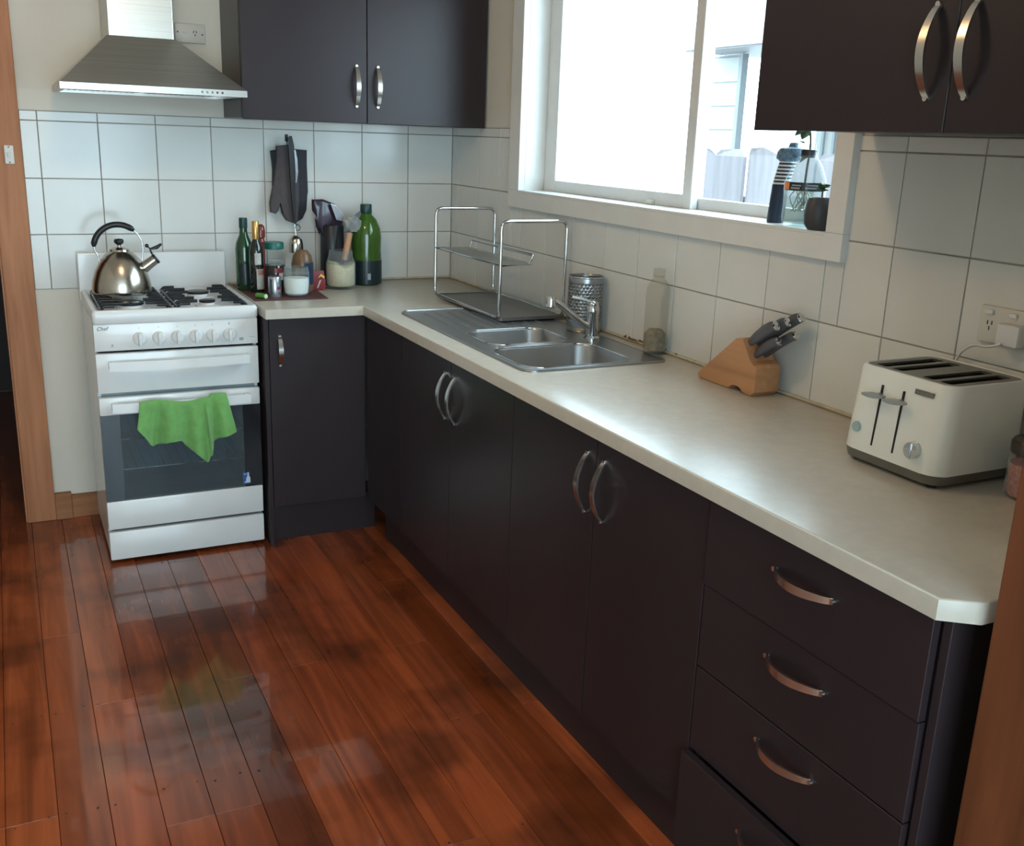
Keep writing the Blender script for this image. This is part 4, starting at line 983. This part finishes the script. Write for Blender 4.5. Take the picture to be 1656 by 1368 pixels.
for i in range(16):
    p = Vector((.032+rr_.uniform(-.02, .02), -2.138+rr_.uniform(-.02, .02), ZS+.095)); pts = [p]
    for k in range(5): p = p + Vector((rr_.uniform(-.010, .010), rr_.uniform(-.010, .010), -.012)); pts.append(p)
    pts = [Vector((min(max(q.x, .0), .065), min(max(q.y, -2.172), -2.104), q.z)) for q in pts]
    tube(bm, pts, .0014, 5)
link('roots', bm, M['roots'], r, kind='stuff')
def leaf(par, p, d, ln, wd, mt):
    p, d = Vector(p), Vector(d).normalized(); s = d.cross(Vector((.3, .2, 1))).normalized(); nn = s.cross(d)
    bm = B(); q = [(0, 0), (.25, .7), (.5, 1), (.75, .7), (1, 0)]
    L_ = [bm.verts.new(p + d*t*ln + s*w_*wd/2 + nn*ln*.12*math.sin(PI*t)) for t, w_ in q]; R_ = [bm.verts.new(p + d*t*ln - s*w_*wd/2 + nn*ln*.12*math.sin(PI*t)) for t, w_ in q[1:4]]
    bm.faces.new([L_[0], L_[1], R_[0]]); bm.faces.new([L_[1], L_[2], R_[1], R_[0]]); bm.faces.new([L_[2], L_[3], R_[2], R_[1]]); bm.faces.new([L_[3], L_[4], R_[2]])
    o = link('leaf', bm, mt, par, smooth=180); md = o.modifiers.new('thickness', 'SOLIDIFY'); md.thickness = .0008; return o
for p, d, ln, wd in (((.034, -2.104, ZS+.205), (-.3, -.9, .5), .045, .024), ((.034, -2.104, ZS+.150), (.1, -1, .55), .062, .016), ((.030, -2.134, ZS+.235), (0, 1, .5), .06, .028), ((.030, -2.134, ZS+.228), (-.2, .9, -.3), .045, .026), ((.034, -2.104, ZS+.255), (-.2, -.8, .6), .06, .03), ((.034, -2.104, ZS+.20), (-.5, -.8, -.1), .03, .02)):
    leaf(r, p, d, ln, wd, M['leaf'])
c = (.002, -2.234, ZS); r = root('plant_pot', 'dark grey oval pot with a small succulent at the end of the sill', 'pot plant', c)
bm = B(); loft(bm, [[Vector(c)+Vector((math.cos(a)*rx, math.sin(a)*ry, z)) for a in [2*PI*i/24 for i in range(24)]] for rx, ry, z in ((.030, .024, 0), (.040, .030, .012), (.043, .0325, .035), (.040, .031, .060), (.034, .028, .074), (.030, .025, .074), (.030, .025, .066))]); link('pot', bm, M['pot'], r, smooth=50)
bm = B(); tube(bm, [(.002, -2.232, ZS+.066), (.002, -2.231, ZS+.096)], .002, 6); link('stem', bm, M['stem'], r)
rl_ = random.Random(4)
for i in range(12):
    a = i*2.4; leaf(r, (.002, -2.231, ZS+.088+.001*i), (math.cos(a), math.sin(a), rl_.uniform(.1, .8)), rl_.uniform(.016, .024), .012, M['leaf'])

# ================================================================= OUTSIDE
GZ = -.5
bm = B(); box(bm, .3, 9, -4, 9, GZ-.1, GZ); link('ground', bm, M['grass'], kind='structure')
fn = root('paling_fence', 'weathered pale timber paling fence outside the window', 'fence', (1.4, .3, GZ))
def px(x): return 1.40
yy = -1.35
rfn = random.Random(11)
while yy < .16:
    wd = rfn.uniform(.205, .23); zt = 1.505 + rfn.uniform(-.02, .015)
    bm = B(); P = [(yy, GZ), (yy+wd, GZ), (yy+wd, zt-.035), (yy+wd-.035, zt-.006), (yy+wd/2, zt-.002+rfn.uniform(-.006, .004)), (yy+.035, zt-.006), (yy, zt-.035)]
    prism(bm, [(1.40+rfn.uniform(-.012, .012), y, z) for y, z in P], (.02, 0, 0)); link('paling', bm, M['fence'], fn)
    yy += wd + rfn.uniform(.008, .016)
for z in (.2, 1.18):
    bm = B(); box(bm, 1.425, 1.475, -1.35, .25, z, z+.09); link('rail', bm, M['fence'], fn)
hs = root('neighbour_house', 'pale weatherboard house wall with overhanging eave beyond the fence', 'house', (4.6, 4.0, GZ))
bm = B(); box(bm, 4.53, 4.56, 3.80, 4.36, GZ, 2.32); link('wall_core', bm, M['houset'], hs)
z = GZ
while z < 2.25:
    bm = B(); loft(bm, [[(4.49, 3.82, z), (4.49, 4.34, z), (4.53, 4.34, z), (4.53, 3.82, z)], [(4.515, 3.82, z+.216), (4.515, 4.34, z+.216), (4.53, 4.34, z+.216), (4.53, 3.82, z+.216)]]); link('weatherboard', bm, M['house'], hs); z += .215
bm = B(); box(bm, 4.47, 4.54, 3.77, 3.82, GZ, 2.32); link('corner_board', bm, M['houset'], hs)
bm = B(); box(bm, 4.15, 4.9, 2.2, 4.22, 2.33, 2.37); link('soffit', bm, M['roof'], hs)
bm = B(); prism(bm, [(4.1, 2.2, 2.34), (4.1, 2.2, 2.50), (5.2, 2.2, 3.0), (5.2, 2.2, 2.34)], (0, 2.02, 0)); link('roof', bm, M['roof'], hs)
sh = root('neighbour_shed', 'pale ribbed metal shed wall behind the fence', 'shed', (5.4, 2.5, GZ))
bm = B(); box(bm, 5.40, 5.6, .2, 3.72, GZ, 2.2); link('shed_wall', bm, M['house'], sh)
for i in range(24):
    y = .25 + i*.145; bm = B(); box(bm, 5.375, 5.40, y, y+.03, GZ, 2.2); link('rib', bm, M['houset'], sh)
oc = root('outdoor_chair', 'pale outdoor chair standing in front of the paling fence', 'chair', (1.05, -.05, GZ))
bm = B(); box(bm, .98, 1.30, -.30, .20, -.10, -.06, .01); link('seat', bm, M['outdoor'], oc)
for x in (1.0, 1.27):
    for y in (-.28, .17):
        bm = B(); box(bm, x-.015, x+.015, y-.015, y+.015, GZ, -.08); link('leg', bm, M['outdoor'], oc)
bm = B(); box(bm, 1.28, 1.31, -.30, .20, -.08, .45, .01); link('backrest', bm, M['outdoor'], oc)
